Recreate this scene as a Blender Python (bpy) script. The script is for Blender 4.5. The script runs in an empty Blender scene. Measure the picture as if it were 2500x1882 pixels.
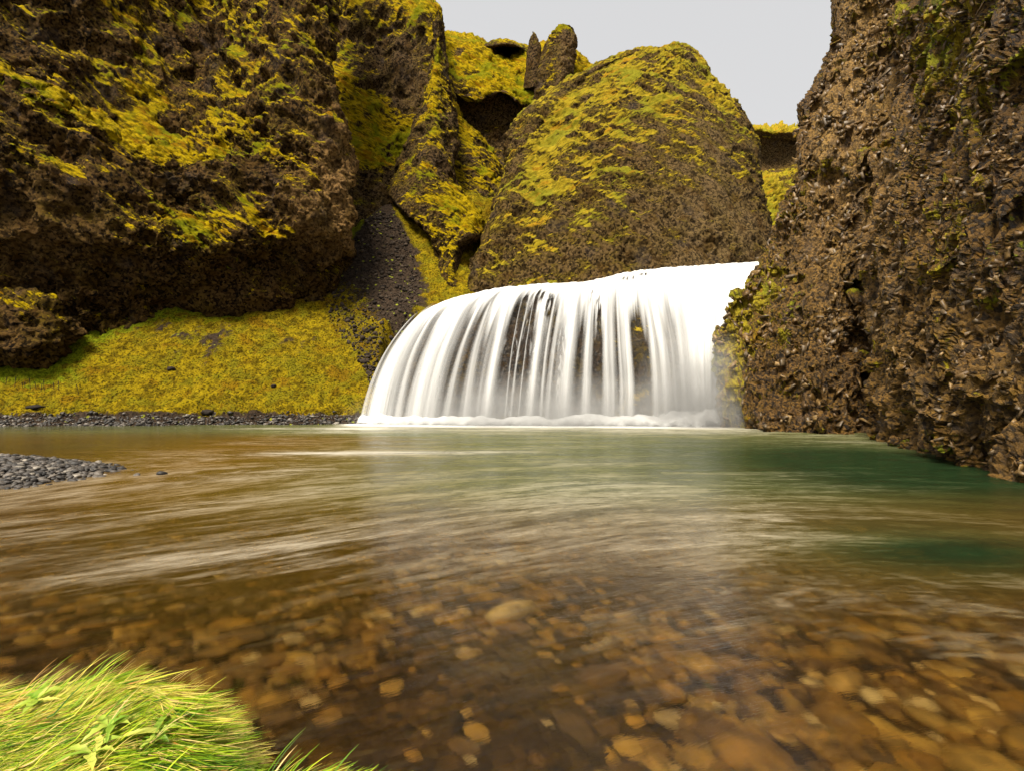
import bpy, math, random
import numpy as np
from mathutils import Vector

R = math.radians


scene = bpy.context.scene
col = scene.collection
rng = np.random.default_rng(7)
random.seed(7)

# ------------------------------------------------------------------ camera
CAM_H, F, V0, UC = 1.6, 1360.0, 960.0, 1250.0
cd = bpy.data.cameras.new('camera')
cam = bpy.data.objects.new('camera', cd)
col.objects.link(cam)
cam.location = (0, 0, CAM_H)
cam.rotation_euler = (R(90), 0, 0)
cd.sensor_width = 36
cd.lens = 36 * F / 2500
cd.shift_y = (V0 - 941) / 2500
cd.clip_start, cd.clip_end = 0.05, 3000
scene.camera = cam

# ------------------------------------------------------------------ light: overcast day
SUN_EL, SUN_AZ = 60.0, 208.0          # azimuth clockwise from +Y (the view direction): behind the camera, a little left
w = bpy.data.worlds.new('World')
scene.world = w
w.use_nodes = True
wn = w.node_tree
wn.nodes.clear()
sky = wn.nodes.new('ShaderNodeTexSky')
sky.sky_type = 'NISHITA'
sky.sun_disc = False
sky.sun_elevation = R(SUN_EL)
sky.sun_rotation = R(SUN_AZ)
sky.air_density, sky.dust_density, sky.ozone_density = 1.0, 4.0, 1.0
hs = wn.nodes.new('ShaderNodeHueSaturation')
hs.inputs['Saturation'].default_value = 0.04
mixw = wn.nodes.new('ShaderNodeMix')
mixw.data_type = 'RGBA'
mixw.inputs[0].default_value = 0.94
bg = wn.nodes.new('ShaderNodeBackground')
bg.inputs[1].default_value = 0.10
wo = wn.nodes.new('ShaderNodeOutputWorld')
wn.links.new(sky.outputs[0], hs.inputs['Color'])
wn.links.new(hs.outputs[0], mixw.inputs[6])
mixw.inputs[7].default_value = (1.06, 1.06, 1.075, 1)      # even cloud deck
wn.links.new(mixw.outputs[2], bg.inputs[0])
wn.links.new(bg.outputs[0], wo.inputs[0])

sd = bpy.data.lights.new('sun', 'SUN')
sd.energy = 1.5
sd.angle = R(20)
sd.color = (1.0, 0.92, 0.78)
so = bpy.data.objects.new('sun', sd)
col.objects.link(so)
sdir = Vector((math.sin(R(SUN_AZ)) * math.cos(R(SUN_EL)), math.cos(R(SUN_AZ)) * math.cos(R(SUN_EL)), math.sin(R(SUN_EL))))
so.rotation_euler = sdir.to_track_quat('Z', 'Y').to_euler()
so.location = sdir * 60

scene.view_settings.view_transform = 'Standard'
scene.view_settings.look = 'None'
scene.view_settings.gamma = 1
scene.view_settings.use_curve_mapping = False
scene.view_settings.exposure = 2.6
scene.render.engine = 'CYCLES'
scene.cycles.max_bounces = 8
scene.cycles.transparent_max_bounces = 24
scene.cycles.transmission_bounces = 6
scene.cycles.use_denoising = True

# ------------------------------------------------------------------ noise
def _h(ix, iy, iz, s):
    n = (ix.astype(np.uint32) * np.uint32(374761393) + iy.astype(np.uint32) * np.uint32(668265263)
         + iz.astype(np.uint32) * np.uint32(2246822519) + np.uint32((s * 3266489917) & 0xffffffff))
    n = (n ^ (n >> np.uint32(15))) * np.uint32(2246822519)
    n = (n ^ (n >> np.uint32(13))) * np.uint32(3266489917)
    return n ^ (n >> np.uint32(16))

def _r(n):
    return (n & np.uint32(0xffff)).astype(np.float32) / 65535.0

def perlin(P, s=0):
    P = np.asarray(P, np.float32)
    I = np.floor(P).astype(np.int32)
    f = P - I
    u = f * f * f * (f * (f * 6 - 15) + 10)
    out = np.zeros(P.shape[:-1], np.float32)
    for dx in (0, 1):
        wx = u[..., 0] if dx else 1 - u[..., 0]
        for dy in (0, 1):
            wy = u[..., 1] if dy else 1 - u[..., 1]
            for dz in (0, 1):
                wz = u[..., 2] if dz else 1 - u[..., 2]
                n = _h(I[..., 0] + dx, I[..., 1] + dy, I[..., 2] + dz, s)
                g = ((n & np.uint32(1023)).astype(np.float32) / 511.5 - 1) * (f[..., 0] - dx) \
                    + (((n >> np.uint32(10)) & np.uint32(1023)).astype(np.float32) / 511.5 - 1) * (f[..., 1] - dy) \
                    + (((n >> np.uint32(20)) & np.uint32(1023)).astype(np.float32) / 511.5 - 1) * (f[..., 2] - dz)
                out += wx * wy * wz * g
    return out

def fbm(P, octs=4, s=0, gain=0.5, ridged=False):
    a, t, o, n = 1.0, 0.0, 0.0, 0.0
    Q = np.asarray(P, np.float32)
    for k in range(octs):
        v = perlin(Q * (2.03 ** k) + k * 17.3, s + k)
        o = o + a * ((1 - 2.2 * np.abs(v)) if ridged else v * 1.6)
        a *= gain
    return o

def chunks(P, s=0):
    """cell noise: distance to border, random value and tilted plane of the nearest cell (angular fragments)"""
    P = np.asarray(P, np.float32)
    I = np.floor(P - 0.5).astype(np.int32)
    d1 = np.full(P.shape[:-1], 9.0, np.float32)
    d2 = d1.copy()
    rv = np.zeros_like(d1)
    pl = np.zeros_like(d1)
    for dx in (0, 1):
        for dy in (0, 1):
            for dz in (0, 1):
                cx, cy, cz = I[..., 0] + dx, I[..., 1] + dy, I[..., 2] + dz
                n = _h(cx, cy, cz, s)
                n2 = _h(cx, cy, cz, s + 91)
                vx = P[..., 0] - cx - (n & np.uint32(1023)).astype(np.float32) / 1023
                vy = P[..., 1] - cy - ((n >> np.uint32(10)) & np.uint32(1023)).astype(np.float32) / 1023
                vz = P[..., 2] - cz - ((n >> np.uint32(20)) & np.uint32(1023)).astype(np.float32) / 1023
                d = np.sqrt(vx * vx + vy * vy + vz * vz)
                nr = d < d1
                d2 = np.where(nr, d1, np.minimum(d2, d))
                d1 = np.where(nr, d, d1)
                rv = np.where(nr, _r(n2), rv)
                gx = ((n2 >> np.uint32(4)) & np.uint32(255)).astype(np.float32) / 127.5 - 1
                gy = ((n2 >> np.uint32(12)) & np.uint32(255)).astype(np.float32) / 127.5 - 1
                gz = ((n2 >> np.uint32(20)) & np.uint32(255)).astype(np.float32) / 127.5 - 1
                pl = np.where(nr, vx * gx + vy * gy + vz * gz, pl)
    return d2 - d1, rv, pl

def sstep(a, b, x):
    t = np.clip((np.asarray(x, float) - a) / (b - a), 0, 1)
    return t * t * (3 - 2 * t)

# ------------------------------------------------------------------ geometry helpers
def W(u, v, d):
    """a point seen at photo position (u, v) standing d metres down the valley"""
    return np.array([(u - UC) / F * d, d, CAM_H + (V0 - v) / F * d])

def crom(A, n, axis):
    """Catmull-Rom resample of a control array along an axis"""
    A = np.moveaxis(np.asarray(A, np.float64), axis, 0)
    m = A.shape[0]
    t = np.linspace(0, m - 1, n)
    i = np.minimum(t.astype(int), m - 2)
    f = (t - i).reshape((-1,) + (1,) * (A.ndim - 1))
    p0, p1, p2, p3 = A[np.maximum(i - 1, 0)], A[i], A[i + 1], A[np.minimum(i + 2, m - 1)]
    o = 0.5 * (2 * p1 + (p2 - p0) * f + (2 * p0 - 5 * p1 + 4 * p2 - p3) * f * f + (3 * p1 - p0 - 3 * p2 + p3) * f ** 3)
    return np.moveaxis(o, 0, axis)

def gnormals(P, flip=False):
    dx = np.gradient(P, axis=1)
    dy = np.gradient(P, axis=0)
    n = np.cross(dx, dy)
    n /= np.linalg.norm(n, axis=-1, keepdims=True) + 1e-9
    return -n if flip else n

def link(o, parent=None):
    col.objects.link(o)
    if parent is not None:
        o.parent = parent
    return o

def mesh_from(name, V, Fq, smooth=True):
    """V (n,3), Fq (m,k) faces of one size"""
    me = bpy.data.meshes.new(name)
    V = np.asarray(V, np.float32).reshape(-1, 3)
    Fq = np.asarray(Fq, np.int32)
    m, k = Fq.shape
    me.vertices.add(len(V))
    me.vertices.foreach_set('co', V.ravel())
    me.loops.add(m * k)
    me.loops.foreach_set('vertex_index', Fq.ravel())
    me.polygons.add(m)
    me.polygons.foreach_set('loop_start', np.arange(0, m * k, k, dtype=np.int32))
    me.polygons.foreach_set('loop_total', np.full(m, k, np.int32))
    if smooth:
        me.polygons.foreach_set('use_smooth', np.ones(m, bool))
    me.update(calc_edges=True)
    return me

def attr(me, name, vals):
    a = me.attributes.new(name, 'FLOAT', 'POINT')
    a.data.foreach_set('value', np.asarray(vals, np.float32).ravel())

def attr_vec(me, name, vals):
    a = me.attributes.new(name, 'FLOAT_VECTOR', 'POINT')
    a.data.foreach_set('vector', np.asarray(vals, np.float32).ravel())

def grid_faces(h, w_, flip=False):
    i = np.arange(h * w_).reshape(h, w_)
    a, b, c, d = i[:-1, :-1], i[:-1, 1:], i[1:, 1:], i[1:, :-1]
    q = np.stack([a, d, c, b] if not flip else [a, b, c, d], -1).reshape(-1, 4)
    return q

def grid_obj(name, P, mat, parent=None, attrs=None, flip=False):
    h, w_ = P.shape[:2]
    me = mesh_from(name, P.reshape(-1, 3), grid_faces(h, w_, flip))
    for k, v in (attrs or {}).items():
        attr(me, k, v)
    me.materials.append(mat)
    return link(bpy.data.objects.new(name, me), parent)

def tag(o, label=None, cat=None, group=None, kind=None):
    if label: o['label'] = label
    if cat: o['category'] = cat
    if group: o['group'] = group
    if kind: o['kind'] = kind
    return o

# ------------------------------------------------------------------ materials
class NT:
    def __init__(s, name):
        s.m = bpy.data.materials.new(name)
        s.m.use_nodes = True
        s.t = s.m.node_tree
        s.t.nodes.clear()
        s.out = s.t.nodes.new('ShaderNodeOutputMaterial')
    def n(s, typ, ins=None, **kw):
        nd = s.t.nodes.new('ShaderNode' + typ)
        for k, v in kw.items():
            setattr(nd, k, v)
        for k, v in (ins or {}).items():
            s.set(nd.inputs[k], v)
        return nd
    def set(s, sock, v):
        if hasattr(v, 'is_output'):
            s.t.links.new(v, sock)
        elif isinstance(v, (tuple, list)) and len(v) == 3 and sock.type == 'RGBA':
            sock.default_value = (*v, 1)
        else:
            sock.default_value = v
    def math(s, op, a, b=0.0, clamp=False):
        nd = s.n('Math', {0: a, 1: b}, operation=op)
        nd.use_clamp = clamp
        return nd.outputs[0]
    def mix(s, f, a, b):
        nd = s.n('Mix', data_type='RGBA')
        s.set(nd.inputs[0], f); s.set(nd.inputs[6], a); s.set(nd.inputs[7], b)
        return nd.outputs[2]
    def noise(s, vec, scale, detail=4, rough=0.55, dist=0.0):
        return s.n('TexNoise', {'Vector': vec, 'Scale': scale, 'Detail': detail, 'Roughness': rough, 'Distortion': dist}).outputs[0]
    def ramp(s, f, stops, interp='LINEAR'):
        nd = s.n('ValToRGB', {0: f})
        cr = nd.color_ramp
        cr.interpolation = interp
        while len(cr.elements) < len(stops):
            cr.elements.new(0.5)
        for e, (p, c) in zip(cr.elements, stops):
            e.position = p
            e.color = (*c, 1) if isinstance(c, (tuple, list)) else (c, c, c, 1)
        return nd.outputs[0]
    def rng(s, v, a, b, c=0.0, d=1.0, smooth=True):
        nd = s.n('MapRange', {0: v, 1: a, 2: b, 3: c, 4: d})
        nd.interpolation_type = 'SMOOTHSTEP' if smooth else 'LINEAR'
        return nd.outputs[0]
    def tone(s, c, k=0.70, g=1.14):
        c = s.n('Gamma', {0: c, 1: g}).outputs[0]
        return s.n('VectorMath', {0: c, 'Scale': k * 1.12}, operation='SCALE').outputs[0]
    def at(s, name):
        return s.n('Attribute', attribute_name=name).outputs['Fac']
    def done(s, bsdf, vol=None):
        s.t.links.new(bsdf, s.out.inputs[0])
        if vol is not None:
            s.t.links.new(vol, s.out.inputs[1])
        return s.m

YEL, OLI, GRN, ORA = (0.60, 0.43, 0.004), (0.15, 0.115, 0.002), (0.22, 0.25, 0.005), (0.36, 0.17, 0.004)

def rock_material(name, dark, mid, tan, moss=(YEL, OLI, GRN, ORA), rough=0.85, spec=0.06, scale=1.0, wet=0.0, coverage=0.0, bump=1.0, lean=0.5, film=((0.024, 0.016, 0.002), (0.21, 0.15, 0.008)), film_amt=0.7, tone=0.70):
    t = NT(name)
    pos = t.n('NewGeometry').outputs['Position']
    drape = t.n('Mapping', {'Vector': pos, 'Rotation': (0, lean, 0), 'Scale': (2.3, 1.0, 0.5)}, vector_type='TEXTURE').outputs[0]
    n1 = t.noise(pos, 0.55 * scale, 5, 0.6)
    n2 = t.noise(drape, 2.6 * scale, 6, 0.68, 0.4)
    n3 = t.noise(drape, 9.0 * scale, 5, 0.72, 0.3)
    vor = t.n('TexVoronoi', {'Vector': pos, 'Scale': 7.0 * scale, 'Randomness': 1.0})
    cell = t.n('SeparateColor', {0: vor.outputs['Color']}).outputs[0]
    f = t.math('ADD', t.math('MULTIPLY', t.noise(pos, 4.6 * scale, 9, 0.78, 0.5), 0.7), t.math('MULTIPLY', cell, 0.3))
    rock = t.mix(t.rng(f, 0.34, 0.66), dark, mid)
    tf = t.math('MULTIPLY', t.at('tan'), t.rng(n1, 0.25, 0.6, 0.45, 1.0), True)
    tanc = t.mix(t.rng(f, 0.32, 0.62), tuple(c * 0.3 for c in tan), tan)
    rock = t.mix(tf, rock, tanc)
    rock = t.mix(t.rng(t.noise(pos, 0.9 * scale, 5), 0.50, 0.66, 0, 0.55), rock, t.mix(f, (0.030, 0.016, 0.004), (0.17, 0.085, 0.015)))
    rock = t.mix(t.rng(t.noise(pos, 0.42 * scale, 4), 0.56, 0.68, 0, 0.5), rock, t.mix(f, (0.030, 0.024, 0.022), (0.15, 0.12, 0.112)))
    ff = t.math('ADD', t.math('MULTIPLY', t.at('moss'), 0.55), t.math('ADD', t.math('MULTIPLY', n1, 0.5), t.math('MULTIPLY', n3, 0.5)))
    rock = t.mix(t.rng(ff, 0.44, 0.72, 0, film_amt), rock, t.mix(t.rng(f, 0.32, 0.68), film[0], film[1]))
    mo = t.mix(t.rng(n2, 0.36, 0.60), moss[1], moss[0])
    mo = t.mix(t.rng(t.noise(pos, 0.33, 3), 0.48, 0.64, 0, 0.75), mo, moss[2])
    mo = t.mix(t.rng(t.noise(drape, 0.85, 5, 0.65), 0.53, 0.66, 0, 0.75), mo, moss[3])
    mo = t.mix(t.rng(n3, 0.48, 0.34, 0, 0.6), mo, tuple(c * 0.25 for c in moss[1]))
    m = t.math('ADD', t.at('moss'), t.math('MULTIPLY', t.math('SUBTRACT', n3, 0.5), 0.7))
    m = t.math('ADD', m, t.math('MULTIPLY', t.math('SUBTRACT', n2, 0.5), 1.7))
    m = t.rng(t.math('ADD', m, coverage), 0.40, 0.58)
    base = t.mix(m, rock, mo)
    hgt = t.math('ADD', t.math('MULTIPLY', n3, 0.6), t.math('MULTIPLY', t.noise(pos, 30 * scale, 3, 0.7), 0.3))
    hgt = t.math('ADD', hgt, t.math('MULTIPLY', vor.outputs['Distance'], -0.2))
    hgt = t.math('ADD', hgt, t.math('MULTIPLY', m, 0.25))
    bp = t.n('Bump', {'Strength': 1.0, 'Distance': 0.30 * bump / scale, 'Height': hgt}).outputs[0]
    ro = t.math('MAXIMUM', t.math('SUBTRACT', rough, t.math('MULTIPLY', cell, wet)), t.math('MULTIPLY', m, 0.9))
    b = t.n('BsdfPrincipled', {'Base Color': t.tone(base, tone), 'Roughness': ro, 'Specular IOR Level': spec, 'Normal': bp})
    return t.done(b.outputs[0])

M_LEFT = rock_material('left_cliff_rock', (0.010, 0.005, 0.0015), (0.19, 0.112, 0.040), (0.46, 0.28, 0.115), coverage=0.15)
M_BACK = rock_material('back_cliff_rock', (0.014, 0.008, 0.003), (0.19, 0.122, 0.058), (0.38, 0.25, 0.12), coverage=0.13)
M_DOME = rock_material('dome_rock', (0.026, 0.016, 0.006), (0.25, 0.165, 0.072), (0.38, 0.27, 0.14), coverage=0.03, lean=-0.55,
                       moss=((0.58, 0.44, 0.035), (0.24, 0.19, 0.016), (0.32, 0.32, 0.03), (0.58, 0.32, 0.025)))
M_RIGHT = rock_material('right_cliff_breccia', (0.010, 0.005, 0.001), (0.22, 0.125, 0.036), (0.48, 0.30, 0.10), lean=1.3,
                        moss=((0.38, 0.30, 0.010), (0.15, 0.105, 0.005), (0.20, 0.24, 0.008), (0.32, 0.135, 0.007)),
                        rough=0.62, spec=0.3, wet=0.25, scale=1.6, coverage=0.05, film=((0.022, 0.012, 0.002), (0.26, 0.155, 0.012)), film_amt=0.6, tone=0.98)
M_WET = rock_material('wet_fall_rock', (0.014, 0.008, 0.005), (0.085, 0.052, 0.028), (0.12, 0.09, 0.06), rough=0.5, spec=0.5, wet=0.2)

def ground_material():
    t = NT('moss_talus')
    pos = t.n('NewGeometry').outputs['Position']
    n1 = t.noise(pos, 0.35, 4)
    n2 = t.noise(pos, 2.2, 6, 0.65)
    n3 = t.noise(pos, 9.0, 5, 0.7)
    n4 = t.noise(pos, 26.0, 3, 0.7)
    mo = t.mix(t.rng(n2, 0.36, 0.60), (0.17, 0.12, 0.008), (0.46, 0.34, 0.014))
    mo = t.mix(t.rng(t.noise(pos, 0.9, 5, 0.65), 0.46, 0.62, 0, 0.8), mo, t.mix(n3, (0.12, 0.10, 0.006), (0.40, 0.36, 0.025)))
    mo = t.mix(t.rng(t.noise(pos, 0.6, 6, 0.7), 0.52, 0.64, 0, 0.75), mo, t.mix(n3, (0.14, 0.075, 0.006), (0.44, 0.25, 0.014)))
    mo = t.mix(t.rng(n3, 0.54, 0.38, 0, 0.9), mo, (0.045, 0.032, 0.004))
    mo = t.mix(t.rng(n4, 0.58, 0.72, 0, 0.6), mo, (0.56, 0.48, 0.10))
    gr = t.mix(t.rng(n3, .35, .65), (0.10, 0.13, 0.006), (0.34, 0.38, 0.02))
    gm = t.rng(t.math('ADD', t.at('green'), t.math('MULTIPLY', t.math('SUBTRACT', n2, 0.5), 2.2)), 0.2, 0.8)
    mo = t.mix(gm, mo, gr)
    vor = t.n('TexVoronoi', {'Vector': pos, 'Scale': 9.0})
    cell = t.n('SeparateColor', {0: vor.outputs['Color']}).outputs[0]
    gv = t.mix(cell, (0.022, 0.016, 0.011), (0.115, 0.080, 0.052))
    gv = t.mix(t.rng(n4, 0.45, 0.7), gv, (0.13, 0.10, 0.08))
    v2 = t.n('TexVoronoi', {'Vector': pos, 'Scale': 2.6})
    c2 = t.n('SeparateColor', {0: v2.outputs['Color']}).outputs[1]
    tuft = t.math('MULTIPLY', t.rng(t.math('ADD', v2.outputs['Distance'], t.math('MULTIPLY', n4, .25)), 0.42, 0.30), t.rng(t.math('ADD', c2, t.math('MULTIPLY', n1, .8)), 0.95, 1.05))
    gv = t.mix(tuft, gv, (0.36, 0.38, 0.05))
    m = t.math('ADD', t.at('gravel'), t.math('MULTIPLY', t.math('SUBTRACT', n3, 0.5), 1.0))
    m = t.math('ADD', m, t.math('MULTIPLY', t.math('SUBTRACT', n2, 0.5), 0.8))
    m = t.rng(m, 0.42, 0.58)
    base = t.mix(m, mo, gv)
    hgt = t.math('ADD', n3, t.math('MULTIPLY', n4, 0.6))
    bp = t.n('Bump', {'Strength': 0.9, 'Distance': 0.2, 'Height': hgt}).outputs[0]
    b = t.n('BsdfPrincipled', {'Base Color': t.tone(base), 'Roughness': 0.9, 'Specular IOR Level': 0.03, 'Normal': bp})
    return t.done(b.outputs[0])
M_GROUND = ground_material()

def stone_material(name, cols, scale=3.0, rough=0.55, spec=0.4):
    t = NT(name)
    pos = t.n('NewGeometry').outputs['Position']
    oi = t.n('ObjectInfo').outputs['Random']
    isl = t.n('NewGeometry').outputs['Random Per Island']
    r = t.math('FRACT', t.math('ADD', oi, isl))
    st = [(i / max(1, len(cols) - 1), c) for i, c in enumerate(cols)]
    c = t.ramp(r, st)
    n = t.noise(pos, scale * 5, 5, 0.65)
    c = t.mix(t.rng(n, 0.35, 0.65, 0, 0.55), c, tuple(x * 0.45 for x in cols[0]))
    bp = t.n('Bump', {'Strength': 0.5, 'Distance': 0.02, 'Height': t.noise(pos, scale * 14, 4, 0.7)}).outputs[0]
    b = t.n('BsdfPrincipled', {'Base Color': t.tone(c, 0.66, 1.12), 'Roughness': rough, 'Specular IOR Level': spec, 'Normal': bp})
    return t.done(b.outputs[0])
M_PEBBLE = stone_material('grey_pebble', [(0.015, 0.013, 0.011), (0.10, 0.085, 0.07), (0.04, 0.034, 0.03), (0.26, 0.22, 0.18), (0.025, 0.021, 0.018), (0.12, 0.10, 0.085), (0.42, 0.37, 0.30)])
M_COBBLE = stone_material('ochre_cobble', [(0.13, 0.062, 0.008), (0.34, 0.16, 0.010), (0.12, 0.055, 0.005), (0.44, 0.24, 0.035), (0.24, 0.105, 0.005), (0.11, 0.055, 0.008), (0.36, 0.175, 0.014), (0.52, 0.34, 0.12)], 1.2, 0.8, 0.2)
M_CHUNK = stone_material('breccia_fragment', [(0.12, 0.066, 0.02), (0.26, 0.155, 0.048), (0.17, 0.10, 0.035), (0.42, 0.27, 0.10), (0.12, 0.08, 0.035), (0.28, 0.21, 0.13)], 2.0, 0.45, 0.4)
M_SCREE = stone_material('scree_stone', [(0.025, 0.017, 0.011), (0.10, 0.07, 0.046), (0.05, 0.036, 0.025), (0.15, 0.11, 0.075)], 1.5, 0.85, 0.2)
M_DARKSTONE = stone_material('dark_stone', [(0.03, 0.022, 0.016), (0.06, 0.045, 0.03)], 1.5, 0.8, 0.2)

def bed_material():
    t = NT('riverbed')
    pos = t.n('NewGeometry').outputs['Position']
    n1 = t.noise(pos, 0.5, 4)
    n2 = t.noise(pos, 2.4, 6, 0.6)
    vor = t.n('TexVoronoi', {'Vector': pos, 'Scale': 11.0})
    cell = t.n('SeparateColor', {0: vor.outputs['Color']}).outputs[0]
    c = t.mix(cell, (0.018, 0.008, 0.001), (0.12, 0.058, 0.007))
    c = t.mix(t.rng(n2, 0.4, 0.65), c, (0.05, 0.024, 0.003))
    c = t.mix(t.rng(n1, 0.5, 0.65, 0, 0.5), c, (0.12, 0.075, 0.022))
    c = t.mix(t.at('grey'), c, t.mix(cell, (0.05, 0.042, 0.036), (0.14, 0.12, 0.10)))
    c = t.mix(t.at('deep'), c, t.mix(n2, (0.05, 0.085, 0.030), (0.12, 0.15, 0.05)))
    bp = t.n('Bump', {'Strength': 0.8, 'Distance': 0.06, 'Height': t.math('SUBTRACT', n2, vor.outputs['Distance'])}).outputs[0]
    return t.done(t.n('BsdfPrincipled', {'Base Color': t.tone(c), 'Roughness': 0.9, 'Specular IOR Level': 0.1, 'Normal': bp}).outputs[0])
M_BED = bed_material()

def water_material():
    t = NT('river_water')
    fl = t.n('Attribute', attribute_name='flow').outputs['Vector']
    def stretched(sx, sy):
        return t.n('Mapping', {'Vector': fl, 'Scale': (sx, sy, 1.0)}).outputs[0]
    a = t.noise(stretched(0.36, 1.3), 1.0, 7, 0.68, 1.2)
    b_ = t.noise(stretched(1.3, 4.6), 1.0, 6, 0.70, 1.0)
    c_ = t.noise(stretched(4.0, 13.0), 1.0, 5, 0.70, 0.8)
    f = t.math('ADD', t.math('MULTIPLY', a, 0.42), t.math('ADD', t.math('MULTIPLY', b_, 0.33), t.math('MULTIPLY', c_, 0.25)))
    amt = t.at('foam')
    thr = t.math('SUBTRACT', 0.625, t.math('MULTIPLY', amt, 0.42))
    fm = t.n('MapRange', {0: f, 1: t.math('SUBTRACT', thr, 0.10), 2: t.math('ADD', thr, 0.14), 3: 0.0, 4: 1.0})
    fm.interpolation_type = 'SMOOTHSTEP'
    mask = t.math('MULTIPLY', fm.outputs[0], t.rng(amt, 0.0, 1.0, 0.34, 1.0, False), True)
    h = t.math('ADD', t.math('MULTIPLY', b_, 0.6), t.math('MULTIPLY', c_, 0.25))
    bp = t.n('Bump', {'Strength': 0.22, 'Distance': 0.07, 'Height': h}).outputs[0]
    refr = t.n('BsdfRefraction', {'Color': (1, 1, 1), 'Roughness': 0.17, 'IOR': 1.33, 'Normal': bp}).outputs[0]
    glo = t.n('BsdfGlossy', {'Color': (1, 1, 1), 'Roughness': 0.13, 'Normal': bp}).outputs[0]
    fr = t.n('Fresnel', {'IOR': 1.33, 'Normal': bp}).outputs[0]
    wat = t.n('MixShader', {0: fr, 1: refr, 2: glo}).outputs[0]
    foam = t.n('BsdfPrincipled', {'Base Color': t.mix(amt, (0.25, 0.185, 0.08), (0.80, 0.80, 0.76)), 'Roughness': 0.7, 'Specular IOR Level': 0.3, 'Normal': bp}).outputs[0]
    milk = t.n('Attribute', attribute_name='milk').outputs['Vector']
    mk = t.n('SeparateXYZ', {0: milk})
    veil = t.n('BsdfDiffuse', {'Color': t.mix(mk.outputs[1], (0.085, 0.043, 0.003), t.mix(mk.outputs[2], (0.075, 0.080, 0.026), (0.009, 0.021, 0.007))), 'Normal': bp}).outputs[0]
    vm = t.math('MULTIPLY', mk.outputs[0], t.rng(f, 0.40, 0.58, 0.50, 1.0), True)
    wat = t.n('MixShader', {0: vm, 1: wat, 2: veil}).outputs[0]
    mx = t.n('MixShader', {0: mask, 1: wat, 2: foam}).outputs[0]
    vol = t.n('VolumeAbsorption', {'Color': (0.45, 0.62, 0.30), 'Density': 0.32}).outputs[0]
    return t.done(mx, vol)
M_WATER = water_material()

def fall_material(name='white_water'):
    t = NT(name)
    al = t.at('alpha')
    dif = t.n('BsdfDiffuse', {'Color': (0.80, 0.80, 0.79)}).outputs[0]
    trl = t.n('BsdfTranslucent', {'Color': (0.80, 0.80, 0.79)}).outputs[0]
    m = t.n('MixShader', {0: 0.3, 1: dif, 2: trl}).outputs[0]
    tr = t.n('BsdfTransparent').outputs[0]
    return t.done(t.n('MixShader', {0: al, 1: tr, 2: m}).outputs[0])
M_FALL = fall_material()

def blade_material(name, stops, trans=0.35):
    t = NT(name)
    c = t.tone(t.ramp(t.at('hue'), stops), 0.88, 1.08)
    d = t.n('BsdfPrincipled', {'Base Color': c, 'Roughness': 0.45, 'Specular IOR Level': 0.35}).outputs[0]
    tl = t.n('BsdfTranslucent', {'Color': c}).outputs[0]
    return t.done(t.n('MixShader', {0: trans, 1: d, 2: tl}).outputs[0])
M_GRASS = blade_material('grass_blade', [(0.0, (0.05, 0.12, 0.006)), (0.3, (0.19, 0.33, 0.010)), (0.6, (0.46, 0.54, 0.022)), (0.8, (0.66, 0.56, 0.11)), (0.92, (0.68, 0.50, 0.22)), (1.0, (0.50, 0.22, 0.02))])
M_LEAF = blade_material('broad_leaf', [(0.0, (0.13, 0.27, 0.015)), (0.5, (0.34, 0.45, 0.06)), (1.0, (0.60, 0.55, 0.12))])

def soil_material():
    t = NT('bank_soil')
    pos = t.n('NewGeometry').outputs['Position']
    n = t.noise(pos, 14, 5, 0.65)
    c = t.mix(t.rng(n, 0.35, 0.65), (0.02, 0.025, 0.004), (0.09, 0.09, 0.01))  # soil colour darkened to stand in for shade between the grass blades
    return t.done(t.n('BsdfPrincipled', {'Base Color': t.tone(c), 'Roughness': 0.95, 'Specular IOR Level': 0.1}).outputs[0])
M_SOIL = soil_material()

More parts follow.
